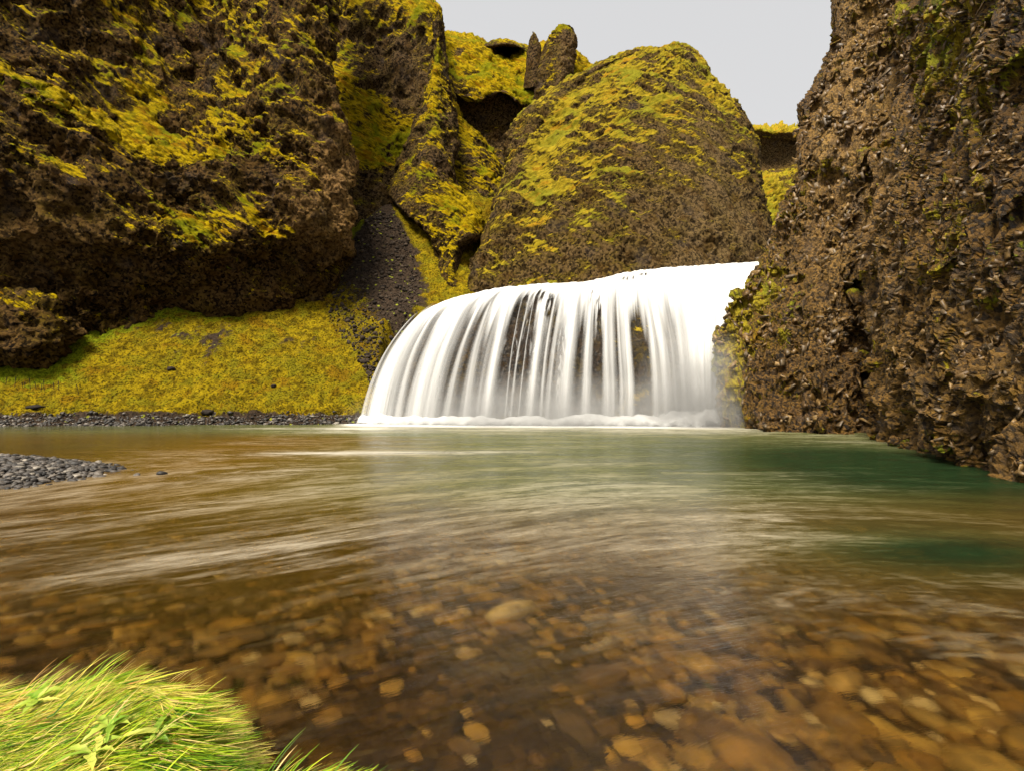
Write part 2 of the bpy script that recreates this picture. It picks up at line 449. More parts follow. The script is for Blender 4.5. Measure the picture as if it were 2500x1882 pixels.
# ------------------------------------------------------------------ rock patches
def rock_patch(name, cols_, nx, ny, mat, label, seed=0, amp=(0.5, 0.22, 0.07), wl=(4.5, 1.4, 0.45), moss_gain=0.9, moss_bias=-0.15,
               puff=0.16, chunk=0.0, chunk_wl=0.5, chunk_st=(1, 1, 1), strata=0.0, cat='cliff', kind='structure', fade=None, keep=None, flat=False, vert=0.0, crease=0.0, dirn=(0.75, 0.0, -0.66)):
    """cols_: list of columns (left to right), each a list of (u, v, d[, moss[, tan]]) from top to bottom"""
    C = np.zeros((len(cols_[0]), len(cols_), 5))
    for j, cc in enumerate(cols_):
        assert len(cc) == len(cols_[0]), (name, j, len(cc))
        for i, c in enumerate(cc):
            C[i, j, :3] = W(*c[:3])
            C[i, j, 3] = c[3] if len(c) > 3 else 0.0
            C[i, j, 4] = c[4] if len(c) > 4 else 0.0
    G = crom(crom(C, nx, 1), ny, 0)
    P, mb, tn = G[..., :3], np.clip(G[..., 3], -1, 1.2), np.clip(G[..., 4], 0, 1)
    N = gnormals(P)
    if np.mean(N[..., 1]) > 0:
        sgn = -1
    else:
        sgn = 1
    N *= sgn
    o = fbm(P / wl[0], 3, seed, ridged=True) * 0.5 + fbm(P / wl[0] * 1.3, 2, seed + 5) * 0.6
    if crease:
        dv = np.array(dirn) / np.linalg.norm(dirn)
        al_ = P @ dv
        Pc = P - al_[..., None] * dv * 0.72
        q = fbm(Pc / 2.6 + 31, 3, seed + 15, ridged=True)
        o = o + crease / amp[0] * (q - q.mean())
    o = o - o.mean() - 0.55 * sstep(0.15, 0.6, fbm(P / wl[0] * 2.1 + 40, 3, seed + 7))
    P = P + N * (amp[0] * o)[..., None]
    N = gnormals(P) * sgn
    N0z = N[..., 2]
    o = fbm(P / wl[1], 3, seed + 11, ridged=True)
    if strata:
        o = o + strata * np.sin((P[..., 2] * 1.0 + 0.35 * P[..., 0] + fbm(P / 5, 2, seed + 3) * 1.2) * 4.2)
    o2 = fbm(P / wl[2], 3, seed + 23, ridged=True)
    o2 = o2 - o2.mean()
    o = o - o.mean()
    moss = moss_gain * (N0z * 0.9 + fbm(P / 2.2, 5, seed + 31) * 0.50 + o * 0.14) + moss_bias + mb
    hard = (1 - 0.55 * np.clip(moss, 0, 1)) * np.clip(0.75 + 1.1 * fbm(P / 5.0 + 70, 2, seed + 61), 0.30, 1.7)
    P = P + N * ((amp[1] * o + amp[2] * o2) * hard)[..., None]
    if vert:
        P = P + N * (vert * (fbm(P * np.array([1 / 0.7, 1 / 0.7, 1 / 4.0]) + 13, 3, seed + 77, ridged=True) - 0.75))[..., None]
    if chunk:
        st = np.array(chunk_st)
        e, rv, pl = chunks(P / chunk_wl * st, seed + 41)
        e2, rv2, pl2 = chunks(P / (chunk_wl * 0.42) * st, seed + 43)
        big = sstep(0.30, 0.85, rv)
        P = P + N * (chunk * hard * (big * 0.9 + 1.5 * pl * (0.25 + big) - 0.45 * (1 - sstep(0, 0.16, e)) + 0.38 * (rv2 - 0.5 + 0.8 * pl2)))[..., None]
    N = gnormals(P) * sgn
    moss = moss + (N[..., 2] - N0z) * 0.45
    mm = sstep(0.25, 0.8, moss)
    pp = puff * mm * (0.1 + 1.5 * fbm(P * np.array([1 / 1.3, 1 / 1.3, 1 / 0.55]), 3, seed + 51) + 0.3 * fbm(P / 0.24, 2, seed + 57))
    P = P + N * pp[..., None] + np.array([0, 0, 1.0]) * (pp * 0.3)[..., None]
    ob = grid_obj(name, P, mat, attrs={'moss': np.clip(moss, 0, 1), 'tan': tn}, flip=(sgn < 0))
    if flat:
        ob.data.polygons.foreach_set('use_smooth', np.zeros(len(ob.data.polygons), bool))
    tag(ob, label, cat, kind=kind)
    return ob, P, N

T = 0.55
left_cols = [
 [(-350,-300,33),(-350,-60,32),(-350,0,31),(-350,40,30.5,.5),(-350,80,28,.5),(-350,120,27.5),(-350,350,27),(-350,560,27.5),(-350,680,28.5),(-350,760,30),(-350,1000,30)],
 [(0,-300,38,-.2),(0,-60,36,-.2),(0,80,35,-.2),(0,152,34,.0),(0,172,31,.6),(0,212,30.6,.15),(0,400,30,-.1),(0,558,30.2,-.3,.3),(0,650,31,-.3,.3),(0,760,33,-.3),(0,1000,33,-.3)],
 [(120,-300,39,-.2),(125,-60,37,-.1),(130,110,36.5,-.05),(130,222,35.2,.0),(130,243,31.8,.65),(130,282,31.3,.15),(130,430,30.8,-.1),(130,558,30.8,-.3,.3),(130,650,31.5,-.3,.2),(140,760,34,-.3),(140,1000,34,-.3)],
 [(215,-300,41),(220,-60,39,.0),(240,150,38,.1),(255,285,36.5,.5),(245,308,32.6,.7),(245,347,32.1,.1),(250,470,31.6,-.05),(250,578,31.5,-.2,.1),(250,650,32.4,-.3),(250,760,35,-.3),(250,1000,35,-.3)],
 [(290,-300,45,.2),(320,-60,43,.2),(350,160,40.5,.35),(375,330,38,.6),(365,375,34,.7),(360,412,33.2,.0),(370,500,33,.15),(370,588,32.2,.25),(370,650,33,-.2),(370,760,36,-.3),(370,1000,36,-.3)],
 [(500,-300,52,.6),(500,-60,50,.7),(490,110,46.5,-.4),(480,290,41,.3),(470,390,36,.7),(460,425,34.4,-.1),(440,500,35.0,-.2),(460,588,33,.5),(470,660,34,-.1),(470,765,37,-.3),(470,1000,37,-.3)],
 [(560,-300,49,.5),(560,-60,47,.6),(555,110,43.5,.25),(555,280,39,.4),(560,358,36,.7),(560,388,34.3,.1),(560,500,34.4,.0),(565,588,33.4,.4),(570,660,34.6,.0),(570,765,37.5,-.3),(570,1000,37.5,-.3)],
 [(640,-300,44,.3),(645,-60,42,.2),(650,110,39.8,.15),(655,270,37.6,.3),(650,382,35.8,.55),(650,412,34.9,.0),(650,500,34.4,.0),(660,578,34,.25),(670,650,35.4,.0),(670,750,38,-.3),(670,1000,38,-.3)],
 [(730,-300,42,.2),(735,-60,40.5,.2),(740,110,38.6,.1),(740,240,37.2,.15),(745,360,35.9,.2,.1),(745,400,35.2,.2,.3),(745,500,34.6,-.15,.5),(745,568,34.6,-.1,.5),(740,630,36.2,-.2),(740,730,39,-.3),(740,1000,39,-.3)],
 [(785,-300,42.5,.2),(790,-60,41.5,.2),(785,110,39.8,.1,.1),(790,220,38.4,.0,.3),(805,340,36.8,-.1,.8),(810,400,36.2,-.3,1),(800,500,35.6,-.3,1),(805,568,35.6,-.3,.8),(800,650,37.4,-.3,.3),(800,660,40,-.3),(800,1000,40,-.3)],
 [(818,-300,46,.2),(817,-60,45,.3),(812,100,43,.2),(803,165,41,.1,.2),(852,330,39.5,-.1,.6),(868,385,38.8,-.2,.9),(846,480,38,-.2,.9),(850,570,37.8,-.2,.8),(862,620,38.5,-.3,.5),(840,660,41,-.3),(840,1000,41,-.3)],
 [(790,-300,56),(790,-60,55),(780,100,53),(780,165,51),(820,330,50),(835,385,49),(820,480,48),(820,570,47),(830,620,47),(820,660,47),(820,1000,47)],
]
for j, cc in enumerate(left_cols[:-2]):
    for i, (dv, dd, dm) in {3: (0, -.6 if 3 < j < 8 else 0, -.25 if 3 < j < 9 else 0), 4: (0, 0, -.25 if 3 < j < 9 else 0), 5: (8, .3, -.1), 7: (0, .2, 0), 8: (12, .45, .06), 9: (0, -1.4, .1)}.items():
        c = list(cc[i]) + [0.0] * (5 - len(cc[i]))
        cc[i] = (c[0], c[1] + dv, c[2] + dd, c[3] + dm, c[4])
rock_patch('left_cliff', left_cols, 620, 560, M_LEFT, 'dark brown mossy cliff with V-shaped gully and tan-nosed buttress filling the upper left', seed=3,
           amp=(0.62, 0.34, 0.14), wl=(4.2, 1.5, 0.5), strata=0.05, chunk=0.08, chunk_wl=0.6, puff=0.14, crease=0.80)

back_cols = [
 [(760,-150,75),(760,-60,62,.2),(760,80,60),(780,160,58),(790,200,55,.3),(780,300,52,.3),(790,400,50),(790,460,48.5),(790,600,46)],
 [(850,-140,75),(850,-50,61,.4),(850,90,59.5,.25),(850,165,58,.2),(850,200,56,.6),(860,300,53,.6),(870,400,50,.4),(870,450,49,-.1),(870,600,45,-.1)],
 [(920,-60,75),(920,-25,61,.5),(920,110,59.5,.05),(920,210,58.5,-.3),(915,240,56,.4),(925,310,54,.6),(930,395,51,.4),(925,450,49.5,-.5),(930,580,45.6,-.3)],
 [(990,-20,75),(990,-2,61,.6),(990,130,58.5,-.1),(985,250,58,-.4,.3),(980,285,56,.0),(970,330,54,.6),(965,400,52,.3),(950,450,50,-.4),(950,560,46.5)],
 [(1048,0,75),(1043,12,60,.6),(1040,130,57.5,.2),(1030,250,57,-.2,.2),(1030,290,56,.1),(1020,340,54,.6),(1000,420,52,.1),(990,470,50),(980,560,47)],
 [(1070,24,75),(1076,28,60,.5),(1076,100,57.5,.2),(1070,250,57),(1070,290,56),(1060,340,54.5),(1040,420,53),(1030,470,52),(1020,560,49)],
 [(1066,40,78),(1070,45,66),(1070,100,66),(1070,250,64),(1070,290,63),(1070,340,62),(1070,420,60),(1060,470,58),(1050,560,54)],
]
rock_patch('back_cliff', back_cols, 300, 360, M_BACK, 'mossy back cliff with a grassy bowl below it, behind the tan-nosed buttress', seed=13, amp=(0.6, 0.26, 0.08), puff=0.16, crease=0.4, dirn=(-.35, 0, -.9))

fin_cols = [
 [(1066,60,64),(1070,110,63),(1060,215,61),(1045,290,58),(1020,380,56),(990,450,54),(985,495,52),(1020,530,50),(1060,570,48),(1075,625,46),(1075,720,44)],
 [(1056,36,57,.3),(1058,110,56.2),(1040,215,54,.0),(1012,290,51.6,-.1),(980,380,49.4,-.1),(955,450,47.6,-.1),(960,497,46.4,-.1),(1000,532,45,.2),(1045,572,43.6,.2),(1062,622,43,.0),(1062,720,42)],
 [(1064,30,56,.3),(1063,105,54.4,.1),(1050,210,52,.2),(1032,290,49.6,.0),(1010,375,47.6,.0),(1000,445,46,.0),(1010,495,44.6,.1),(1045,532,43.4,.3),(1075,572,42.2,.3),(1085,620,41.6,.1),(1085,720,40.5)],
 [(1071,27,55,.4),(1069,100,53.5,.3),(1062,200,51,.5),(1058,290,48.5,.3),(1052,370,46.5,.1),(1050,440,45,.2),(1070,490,43.8,.3),(1100,525,42.6,.4),(1120,570,41.6,.4),(1105,615,41.2,.1),(1105,720,40)],
 [(1076,32,56,.4),(1078,100,54.6,.2),(1080,200,52,.1),(1088,285,49.8,.0),(1092,365,48,.0),(1085,440,46.2,.1),(1130,500,44.4,.4),(1155,540,43,.5),(1158,575,42.2,.4),(1120,612,42,.0),(1120,720,41)],
 [(1079,42,57.5,.3),(1086,100,56.4,.1),(1096,200,54.4),(1112,280,52.4),(1120,360,50.6),(1112,440,49),(1166,515,46.6,.3),(1182,560,45,.3),(1172,590,44.4),(1132,612,44),(1132,720,43)],
 [(1070,70,66),(1075,110,64),(1080,215,62),(1090,290,60),(1095,370,58),(1090,450,57),(1130,530,55),(1140,570,53),(1130,600,52),(1120,625,50),(1120,720,48)],
]
rock_patch('rock_fin', fin_cols, 240, 420, M_BACK, 'steep narrow fin of rock running down to a mossy spur above the scree', seed=23, amp=(0.35, 0.22, 0.08), wl=(3.5, 1.2, 0.4), chunk=0.05, chunk_wl=0.5)

flank_cols = [
 [(1060,180,66),(1060,185,60),(1060,260,57),(1060,340,55),(1070,430,53),(1080,500,51)],
 [(1096,188,66),(1096,195,59,.3),(1094,270,56),(1092,350,54),(1095,430,52),(1100,500,50)],
 [(1122,280,66),(1122,288,58,.4),(1120,330,56,.2),(1118,380,54,.1),(1120,440,52,.1),(1120,500,50)],
 [(1152,312,66),(1152,320,57.6,.4),(1150,350,56,.3),(1150,400,54,.2),(1150,450,52,.1),(1150,500,50)],
 [(1182,342,66),(1182,350,57.4,.4),(1182,375,56,.3),(1182,415,54,.2),(1182,455,52,.1),(1180,500,50)],
 [(1214,390,66),(1214,398,57.4,.3),(1214,415,56,.2),(1214,440,54,.2),(1212,465,52.4,.1),(1210,505,50.6)],
 [(1240,425,66),(1242,432,59),(1242,445,58),(1242,460,57),(1238,480,55),(1235,520,53)],
 [(1240,440,70),(1245,445,66),(1245,460,65),(1245,470,63),(1240,490,60),(1240,530,58)],
]
rock_patch('rock_flank', flank_cols, 180, 200, M_BACK, 'mossy rock shoulder stepping down right of the narrow fin', seed=29, amp=(0.4, 0.25, 0.08), wl=(3, 1.2, 0.4))

def ridge_col(u, crest, lip=225, d=72, m=.5, cave=-.5):
    lip += 14 * math.sin(u * .045)
    return [(u, crest - 2, d + 16, .4), (u, crest, d, m), (u, crest * .45 + lip * .55 - 10, 66, m), (u, lip, 62, m), (u, lip + 18 + 12 * math.sin(u * .07), 63.6, cave), (u, lip + 100, 64.2, cave + .25), (u, 425, 61.5, .0), (u, 500, 57, .3), (u, 640, 50, .3)]
ridge_cols = [ridge_col(1040, 84), ridge_col(1085, 92, 215), ridge_col(1120, 92, 228, m=.3), ridge_col(1160, 96, 232), ridge_col(1190, 112, 232), ridge_col(1220, 135, 236, m=.65),
              ridge_col(1245, 146, 238, m=.7), ridge_col(1275, 128, 240), ridge_col(1300, 116, 240), ridge_col(1340, 118, 245, m=.4), ridge_col(1380, 132, 250, m=.3),
              ridge_col(1412, 136, 255, m=.5), ridge_col(1445, 166, 262), ridge_col(1500, 180, 262), ridge_col(1600, 190, 262)]
rock_patch('back_ridge', ridge_cols, 340, 330, M_BACK, 'bright mossy ridge with a dark hollow beneath it, between the fin and the dome', seed=37, amp=(0.55, 0.3, 0.09), puff=0.24)

pin_cols = [
 [(1345,90,70),(1335,130,70),(1330,180,70),(1330,240,70),(1330,320,70)],
 [(1352,76,64.5),(1330,112,63.5,.0),(1314,160,62.5),(1306,215,62),(1300,300,62)],
 [(1364,62,63.8,.3),(1352,100,62),(1345,160,60.6,.1),(1340,215,60,.2),(1335,300,60)],
 [(1382,58,63.8,.3),(1378,100,61.6,-.1,.4),(1375,160,60.2,-.1,.5),(1368,215,59.8,-.1,.3),(1365,300,60)],
 [(1396,64,64.2,.3),(1400,98,63,-.2,.5),(1398,155,62,-.2,.6),(1392,205,61.6,-.2,.4),(1385,300,61)],
 [(1402,80,65.5),(1405,105,65.5),(1402,155,65),(1396,210,65),(1390,300,65)],
 [(1390,84,70),(1385,120,70),(1385,170,70),(1380,230,70),(1380,320,70)],
]
rock_patch('rock_pinnacle', pin_cols, 130, 170, M_BACK, 'upright blunt rock finger standing on the skyline left of the dome', seed=43, amp=(0.3, 0.22, 0.09), wl=(3, 1.1, 0.4), cat='pinnacle', kind='thing', moss_bias=-.2)
spike_cols = [
 [(1290,126,66),(1288,140,66),(1285,215,66)],
 [(1300,82,64),(1290,112,63.4),(1280,215,63)],
 [(1303,80,64),(1305,110,62.8),(1305,215,62)],
 [(1306,86,64),(1318,112,63.4),(1330,215,63)],
 [(1310,126,66),(1318,140,66),(1325,215,66)],
]
rock_patch('rock_spike', spike_cols, 50, 60, M_BACK, 'small pointed rock spike on the skyline beside the blunt rock finger', seed=47, amp=(0.15, 0.15, 0.07), wl=(2, 0.9, 0.35), cat='pinnacle', kind='thing', moss_bias=-.3)
slab_cols = [
 [(1180,112,74),(1182,112,72),(1184,114,72),(1186,116,76),(1186,170,79)],
 [(1205,100,74),(1205,102,70),(1205,118,70),(1205,122,78),(1205,180,80)],
 [(1235,97,74),(1235,100,69.4,.2),(1235,113,69.4,-.2),(1235,116,80),(1235,185,81)],
 [(1262,104,74),(1262,106,69.6,.2),(1262,118,69.8,-.2),(1262,122,80),(1262,185,81)],
 [(1285,112,74),(1285,116,70),(1285,132,70),(1285,138,78),(1285,180,80)],
 [(1300,120,76),(1300,126,72),(1300,145,72),(1298,150,76),(1298,180,79)],
]
rock_patch('rock_slab', slab_cols, 90, 50, M_BACK, 'dark slab of rock roofing a small hollow on the skyline ridge', seed=49, amp=(0.2, 0.15, 0.07), wl=(2, 0.9, 0.35), cat='rock', kind='thing', moss_bias=-.2)

# central dome: rows give left edge, groove, right edge and the depth of the front
dome_rows = [(116, 1628, 1640, 1666, 53), (124, 1560, 1580, 1690, 51.5), (150, 1480, 1510, 1715, 49.8), (190, 1400, 1440, 1738, 48.2), (235, 1332, 1395, 1782, 46.6), (285, 1266, 1365, 1820, 45),
             (345, 1236, 1335, 1848, 43.4), (420, 1240, 1322, 1855, 41.6), (480, 1212, 1305, 1860, 40.2), (560, 1182, 1270, 1880, 38.8), (640, 1150, 1240, 1888, 37.8), (720, 1140, 1230, 1885, 37.2), (820, 1140, 1230, 1885, 37)]
dcols = [[] for _ in range(10)]
for k, (v, L, g, Rr, d) in enumerate(dome_rows):
    w_ = Rr - L
    up = 0.35 if v < 240 else (0.12 if v < 440 else 0.0)
    gm = .5 if 200 < v < 520 else .1
    sp = -0.9 * math.exp(-((v - 470) / 90) ** 2)
    lo = -.22 * sstep(330, 480, v)
    pts = [(L + .12 * w_, v + 4, d + 16, 0), (L, v, d + 5.5, .1), (L + .35 * (g - L), v, d + 2.2, -.05), (g, v, d + 2.3, gm), (g + .14 * (Rr - g), v, d + 0.9, .1 + up * .4),
           (g + .38 * (Rr - g), v, d + sp * .6, up + lo * .4), (g + .62 * (Rr - g), v, d + .2, up * .6 + lo, .3), (g + .84 * (Rr - g), v, d + 1.8, up * .4 + lo, .5), (Rr, v, d + 6, .05 + up), (Rr - .12 * w_, v + 4, d + 16, 0)]
    for c, p in zip(dcols, pts):
        c.append(p)
for c in dcols:
    u, v, d = c[0][:3]
    c.insert(0, (1645, 113, 60, .4))
rock_patch('rock_dome', dcols, 520, 440, M_DOME, 'large rounded dome of rock draped with yellow moss behind the waterfall', seed=53, amp=(0.38, 0.22, 0.09), puff=0.14, moss_bias=-.10, strata=0.04, chunk=0.05, chunk_wl=0.5, crease=0.30, dirn=(.8, 0, -.6))

bluff_cols = []
for u in (1780, 1840, 1870, 1900, 1930, 1960, 2040):
    k = (u - 1840) / 120
    bluff_cols.append([(u, 312 + 3 * k, 150, .8), (u, 314 + 4 * k, 112, .8), (u, 334 + 3 * k, 110, .3), (u, 350, 112, -.6), (u, 415 - 25 * k, 111, -.6), (u, 440 - 30 * k, 106, .0), (u, 480, 100, .35), (u, 560, 90, .4), (u, 680, 76, .3)])
rock_patch('far_bluff', bluff_cols, 110, 170, M_DOME, 'distant flat-topped bluff closing the gap right of the dome', seed=61, amp=(0.8, 0.5, 0.15), wl=(9, 3, 1), puff=0.5)
spur_cols = []
for u, v in ((1780, 425), (1830, 430), (1862, 432), (1888, 436), (1905, 462), (1922, 495), (1945, 560)):
    spur_cols.append([(u, v - 1, 92, .5), (u, v + 2, 76, .5), (u, v + 40, 72, .4), (u, v + 90, 67, .45), (u, v + 150, 61, .45), (u, v + 260, 52, .4)])
rock_patch('moss_spur', spur_cols, 110, 140, M_DOME, 'pale green terraced slope seen low in the gap right of the dome', seed=67, amp=(0.4, 0.3, 0.1), wl=(5, 1.6, 0.6), puff=0.35, moss_bias=.1, cat='slope')

rc = [
 [(2140,-300,44),(2100,0,44),(2080,150,42),(2010,310,42),(2000,430,41),(1960,590,40),(1900,740,38),(1850,880,36),(1840,1036,34),(1840,1090,34)],
 [(2056,-300,31.5),(2036,0,31.5),(2016,150,31),(1950,310,30.5),(1950,430,30.3),(1886,590,30,.3),(1802,740,29.4,.6),(1740,850,28.6,.6),(1752,1036,27.6,.3),(1752,1090,27.6)],
 [(2080,-300,29.5,0,.5),(2062,0,29.3,-.1,.6),(2042,150,29,-.1,.7),(1986,310,28.6,-.1,.6),(1972,430,28.2,0,.5),(1925,590,27.8,.2,.3),(1842,740,27.4,.6),(1785,870,26.6,.6),(1796,1044,25.8,.2),(1796,1090,25.8)],
 [(2110,-300,28.3,0,.6),(2090,0,28,-.1,.9),(2070,150,27.6,-.1,.9),(2030,310,27,-.1,.9),(2026,430,26.6,-.1,.8),(1985,590,26,-.1,.5),(1920,740,25.6,.25,.2),(1880,880,24.8,.15),(1880,1052,23.6,-.1),(1880,1100,23.6)],
 [(2170,-300,26.8,0,.4),(2150,0,26.4,-.1,.7),(2130,150,26,-.1,.8),(2100,310,25.4,-.1,.9),(2085,440,24.9,-.1,.8),(2055,590,24.2,-.1,.6),(2030,740,23.6,-.05,.3),(2020,880,22.8,-.1,.1),(2030,1059,22,-.2),(2030,1110,22)],
 [(2210,-300,25.8,.1,.2),(2190,0,25.4,.1,.4),(2180,150,25,.0,.5),(2150,310,24.6,-.1,.6),(2122,440,24.2,-.1,.6),(2095,590,24.2,-.1,.4),(2105,740,23.8,-.1,.2),(2122,880,23.2,-.1),(2134,1066,21.8,-.2),(2134,1110,21.2)],
 [(2260,-300,22.6,.2),(2240,0,22.2,.3),(2230,150,21.8,.15),(2200,310,21.3,.0,.2),(2172,440,20.7,-.05,.3),(2146,590,19.9,-.1,.3),(2146,740,19.3,-.1,.3),(2150,880,18.8,-.15,.3),(2175,1078,18.3,-.2,.2),(2175,1130,18.3)],
 [(2350,-300,17.8,.3),(2330,0,17.4,.4),(2320,150,17,.35),(2300,310,16.6,.1),(2290,440,16,.1),(2280,590,15.3,.0,.1),(2280,740,14.7,-.1,.2),(2285,880,14.1,-.1,.3),(2300,1124,13.3,-.2,.2),(2300,1180,13.2)],
 [(2520,-300,13,.2),(2510,0,12.7,.2),(2505,150,12.4,.1),(2500,310,12,.1),(2495,440,11.6,.05),(2490,590,11.1,-.1),(2490,740,10.6,-.1,.1),(2492,880,10.2,-.1,.3),(2500,1188,9.6,-.2,.2),(2500,1260,9.5)],
 [(2880,-300,10),(2870,0,9.8),(2860,150,9.6),(2850,310,9.3),(2840,440,9),(2830,590,8.6),(2825,740,8.2),(2820,880,7.8),(2820,1270,7.1),(2820,1360,7)],
]
rcliff, RP, RN = rock_patch('right_cliff', rc, 640, 720, M_RIGHT, 'towering wet breccia cliff of angular stones rising from the water at the right', seed=71, amp=(0.45, 0.20, 0.09), wl=(3.0, 1.0, 0.33),
           moss_gain=0.75, moss_bias=.11, puff=0.12, chunk=0.07, chunk_wl=0.26, chunk_st=(1, 1, 0.5), flat=True, vert=0.42)

# ------------------------------------------------------------------ waterfall rock and water
fall_cols = [   # left to right; top (upstream) to base
 [(1090,752,38),(1062,748,33.4),(1010,786,32.2),(950,862,31),(908,945,30.2),(880,1034,29.6)],
 [(1130,738,39),(1110,728,34),(1050,768,32),(996,850,30.5),(962,940,29.6),(940,1036,29.2)],
 [(1215,714,40),(1205,706,34.5),(1155,745,32),(1108,840,30),(1078,940,29),(1058,1038,28.6)],
 [(1315,700,41),(1312,695,35),(1282,732,32),(1257,840,29.6),(1242,940,28.6),(1232,1040,28.3)],
 [(1440,692,42),(1432,688,35.5),(1412,727,32),(1396,840,29.3),(1386,940,28.4),(1380,1040,28.1)],
 [(1530,674,43),(1522,668,36.5),(1512,722,32),(1515,840,29),(1520,940,28.2),(1520,1041,27.9)],
 [(1630,660,44),(1622,655,37.5),(1622,727,32),(1640,840,28.9),(1650,940,28.1),(1655,1042,27.7)],
 [(1745,652,45),(1742,648,38.5),(1735,742,32.2),(1730,850,29),(1730,940,28.2),(1732,1042,27.8)],
 [(1865,646,46),(1862,643,39.5),(1835,720,34),(1785,830,31),(1775,930,30),(1770,1040,29.5)],
 [(1960,645,47),(1960,642,41),(1930,720,37),(1880,830,34),(1860,930,33),(1850,1030,32)],
]
FC = np.zeros((6, len(fall_cols), 3))
for j, cc in enumerate(fall_cols):
    for i, c in enumerate(cc):
        FC[i, j] = W(*c)
NS, NTt = 1000, 300
FG = crom(crom(FC, NS, 1), NTt, 0)          # [t, s]
FN = gnormals(FG)
if FN[..., 1].mean() > 0:
    FN = -FN
sv = np.linspace(0, len(fall_cols) - 1, NS)[None, :].repeat(NTt, 0)
tv = np.linspace(0, 1, NTt)[:, None].repeat(NS, 1)
u900 = np.interp(sv, range(10), [920, 974, 1088, 1248, 1390, 1518, 1646, 1730, 1778, 1870])

# rock under the water
step = 3
RP0 = FG[::step, ::step]
RN0 = FN[::step, ::step]
rk = RP0 - RN0 * 0.8
o = fbm(rk * np.array([1 / .8, 1 / .8, 1 / 2.2]), 3, 81, ridged=True) * 0.28 + fbm(rk / 0.35, 3, 83) * 0.14
rk = rk + RN0 * o[..., None]
rk = np.concatenate([rk, rk[-1:] + np.array([0, 0.3, -2.0])], 0)
ob = grid_obj('waterfall_rock', rk, M_WET, attrs={'moss': np.clip(0.35 * fbm(rk / 1.1, 3, 85) - .05 + 0.25 * (np.abs(np.pad(u900[::step, ::step], ((0, 1), (0, 0)), 'edge') - 1560) < 60), 0, 1), 'tan': np.zeros(rk.shape[:2])}, flip=True)
tag(ob, 'dark wet rock step showing between the white strands of the waterfall', 'rock ledge', kind='structure')

# opacity of the falling water across the lip
ku = [900, 925, 960, 1000, 1020, 1050, 1085, 1110, 1135, 1160, 1190, 1205, 1220, 1235, 1280, 1292, 1304, 1318, 1340, 1362, 1388, 1404, 1415, 1432, 1446, 1462, 1474, 1492, 1508, 1534, 1548, 1576, 1590, 1615, 1645, 1675, 1700, 1730, 1760, 1800]
ka = [.45, .75, .97, .50, .45, .92, .60, .34, .24, .34, .60, .96, .40, .04, .05, .40, .95, .40, .25, .50, .90, .35, .25, .85, .40, .06, .65, .75, .35, .92, .15, .06, .65, .85, .55, .80, 1.0, 1.0, .95, .9]
prof = np.interp(u900, ku, ka)
Q = np.stack([sv * 6.5, tv * 1.2, np.zeros_like(sv)], -1)
st1 = fbm(Q * np.array([1, 1, 1]), 3, 91)
st2 = fbm(Q * np.array([2.2, 0.6, 1]), 2, 95)
st3 = fbm(Q * np.array([6, 0.5, 1]), 2, 99)
tt = (tv - 0.2) / 0.8                                   # 0 at the crest, 1 at the pool
low = sstep(0.12, 0.44, tt + 0.16 * st1)
alpha = (1 - low) * 1.0 + low * (prof * 0.95 - .27 + .30 * sstep(.75, 1, prof))
alpha = alpha + low * (0.08 * st1 + 0.12 * st2 + 0.05 * st3)
casc = np.exp(-((u900 - 1262) / 34) ** 2) + 0.5 * np.exp(-((u900 - 1360) / 30) ** 2)
cn = fbm(np.stack([sv * 16, tv * 22 + 3 * st1, sv * 0], -1), 3, 103)
alpha = alpha + casc * low * 0.42 * sstep(0.0, 0.6, cn)
# bare stones near the lip
for (uc, vt, ru, rt) in ((1288, .22, 24, .05), (1315, .30, 10, .06), (1455, .33, 9, .10), (1540, .10, 24, .028), (1590, .07, 16, .02), (1430, .25, 8, .05), (1245, .30, 14, .06)):
    k = np.exp(-((u900 - uc) / ru) ** 2 - ((tt - vt) / rt) ** 2)
    alpha = alpha - 1.25 * k * sstep(-.35, .3, st2 + cn * .6)
edge = sstep(0.0, 0.35, sv + 0.12 * st2)
alpha = np.clip(alpha, 0, 1) * edge
alpha = np.maximum(alpha, sstep(0.93, 0.99, tt + .02 * st1) * edge)
relief = 0.05 * st1 + 0.02 * st2 + 0.10 * (prof - .5) * low
FP = FG + FN * relief[..., None] + FN * (0.10 * np.sin(np.pi * np.clip(tt, 0, 1)))[..., None]
fall = bpy.data.objects.new('waterfall', None)
link(fall)
fall.location = W(1400, 1040, 28.1)
tag(fall, 'wide white fan-shaped waterfall pouring over a rounded dark ledge into the pool', 'waterfall', kind='structure')
def keep_world(o, root):
    o.parent = root
    o.matrix_parent_inverse = root.matrix_world.inverted()
bpy.context.view_layer.update()
sheet = grid_obj('water_sheet', FP, M_FALL, attrs={'alpha': alpha}, flip=True)
keep_world(sheet, fall)

# separate strands standing proud of the sheet
def on_fall(s, t):
    """bilinear sample of the fall surface"""
    x = np.clip(s / 9 * (NS - 1), 0, NS - 1.001)
    y = np.clip((0.2 + 0.8 * t) * (NTt - 1), 0, NTt - 1.001)
    xi, yi = x.astype(int), y.astype(int)
    fx, fy = (x - xi)[..., None], (y - yi)[..., None]
    def smp(A):
        return (A[yi, xi] * (1 - fx) + A[yi, xi + 1] * fx) * (1 - fy) + (A[yi + 1, xi] * (1 - fx) + A[yi + 1, xi + 1] * fx) * fy
    return smp(FG), smp(FN)
strands = [(930, 60), (962, 70), (1048, 60), (1080, 40), (1158, 30), (1203, 26), (1302, 24), (1345, 22), (1385, 34), (1432, 26), (1480, 26),
           (1512, 16), (1535, 26), (1592, 26), (1616, 34), (1662, 34), (1692, 44), (1718, 50), (1745, 46), (1120, 24), (1262, 9), (1330, 14), (1010, 30), (1246, 6), (1276, 5)]
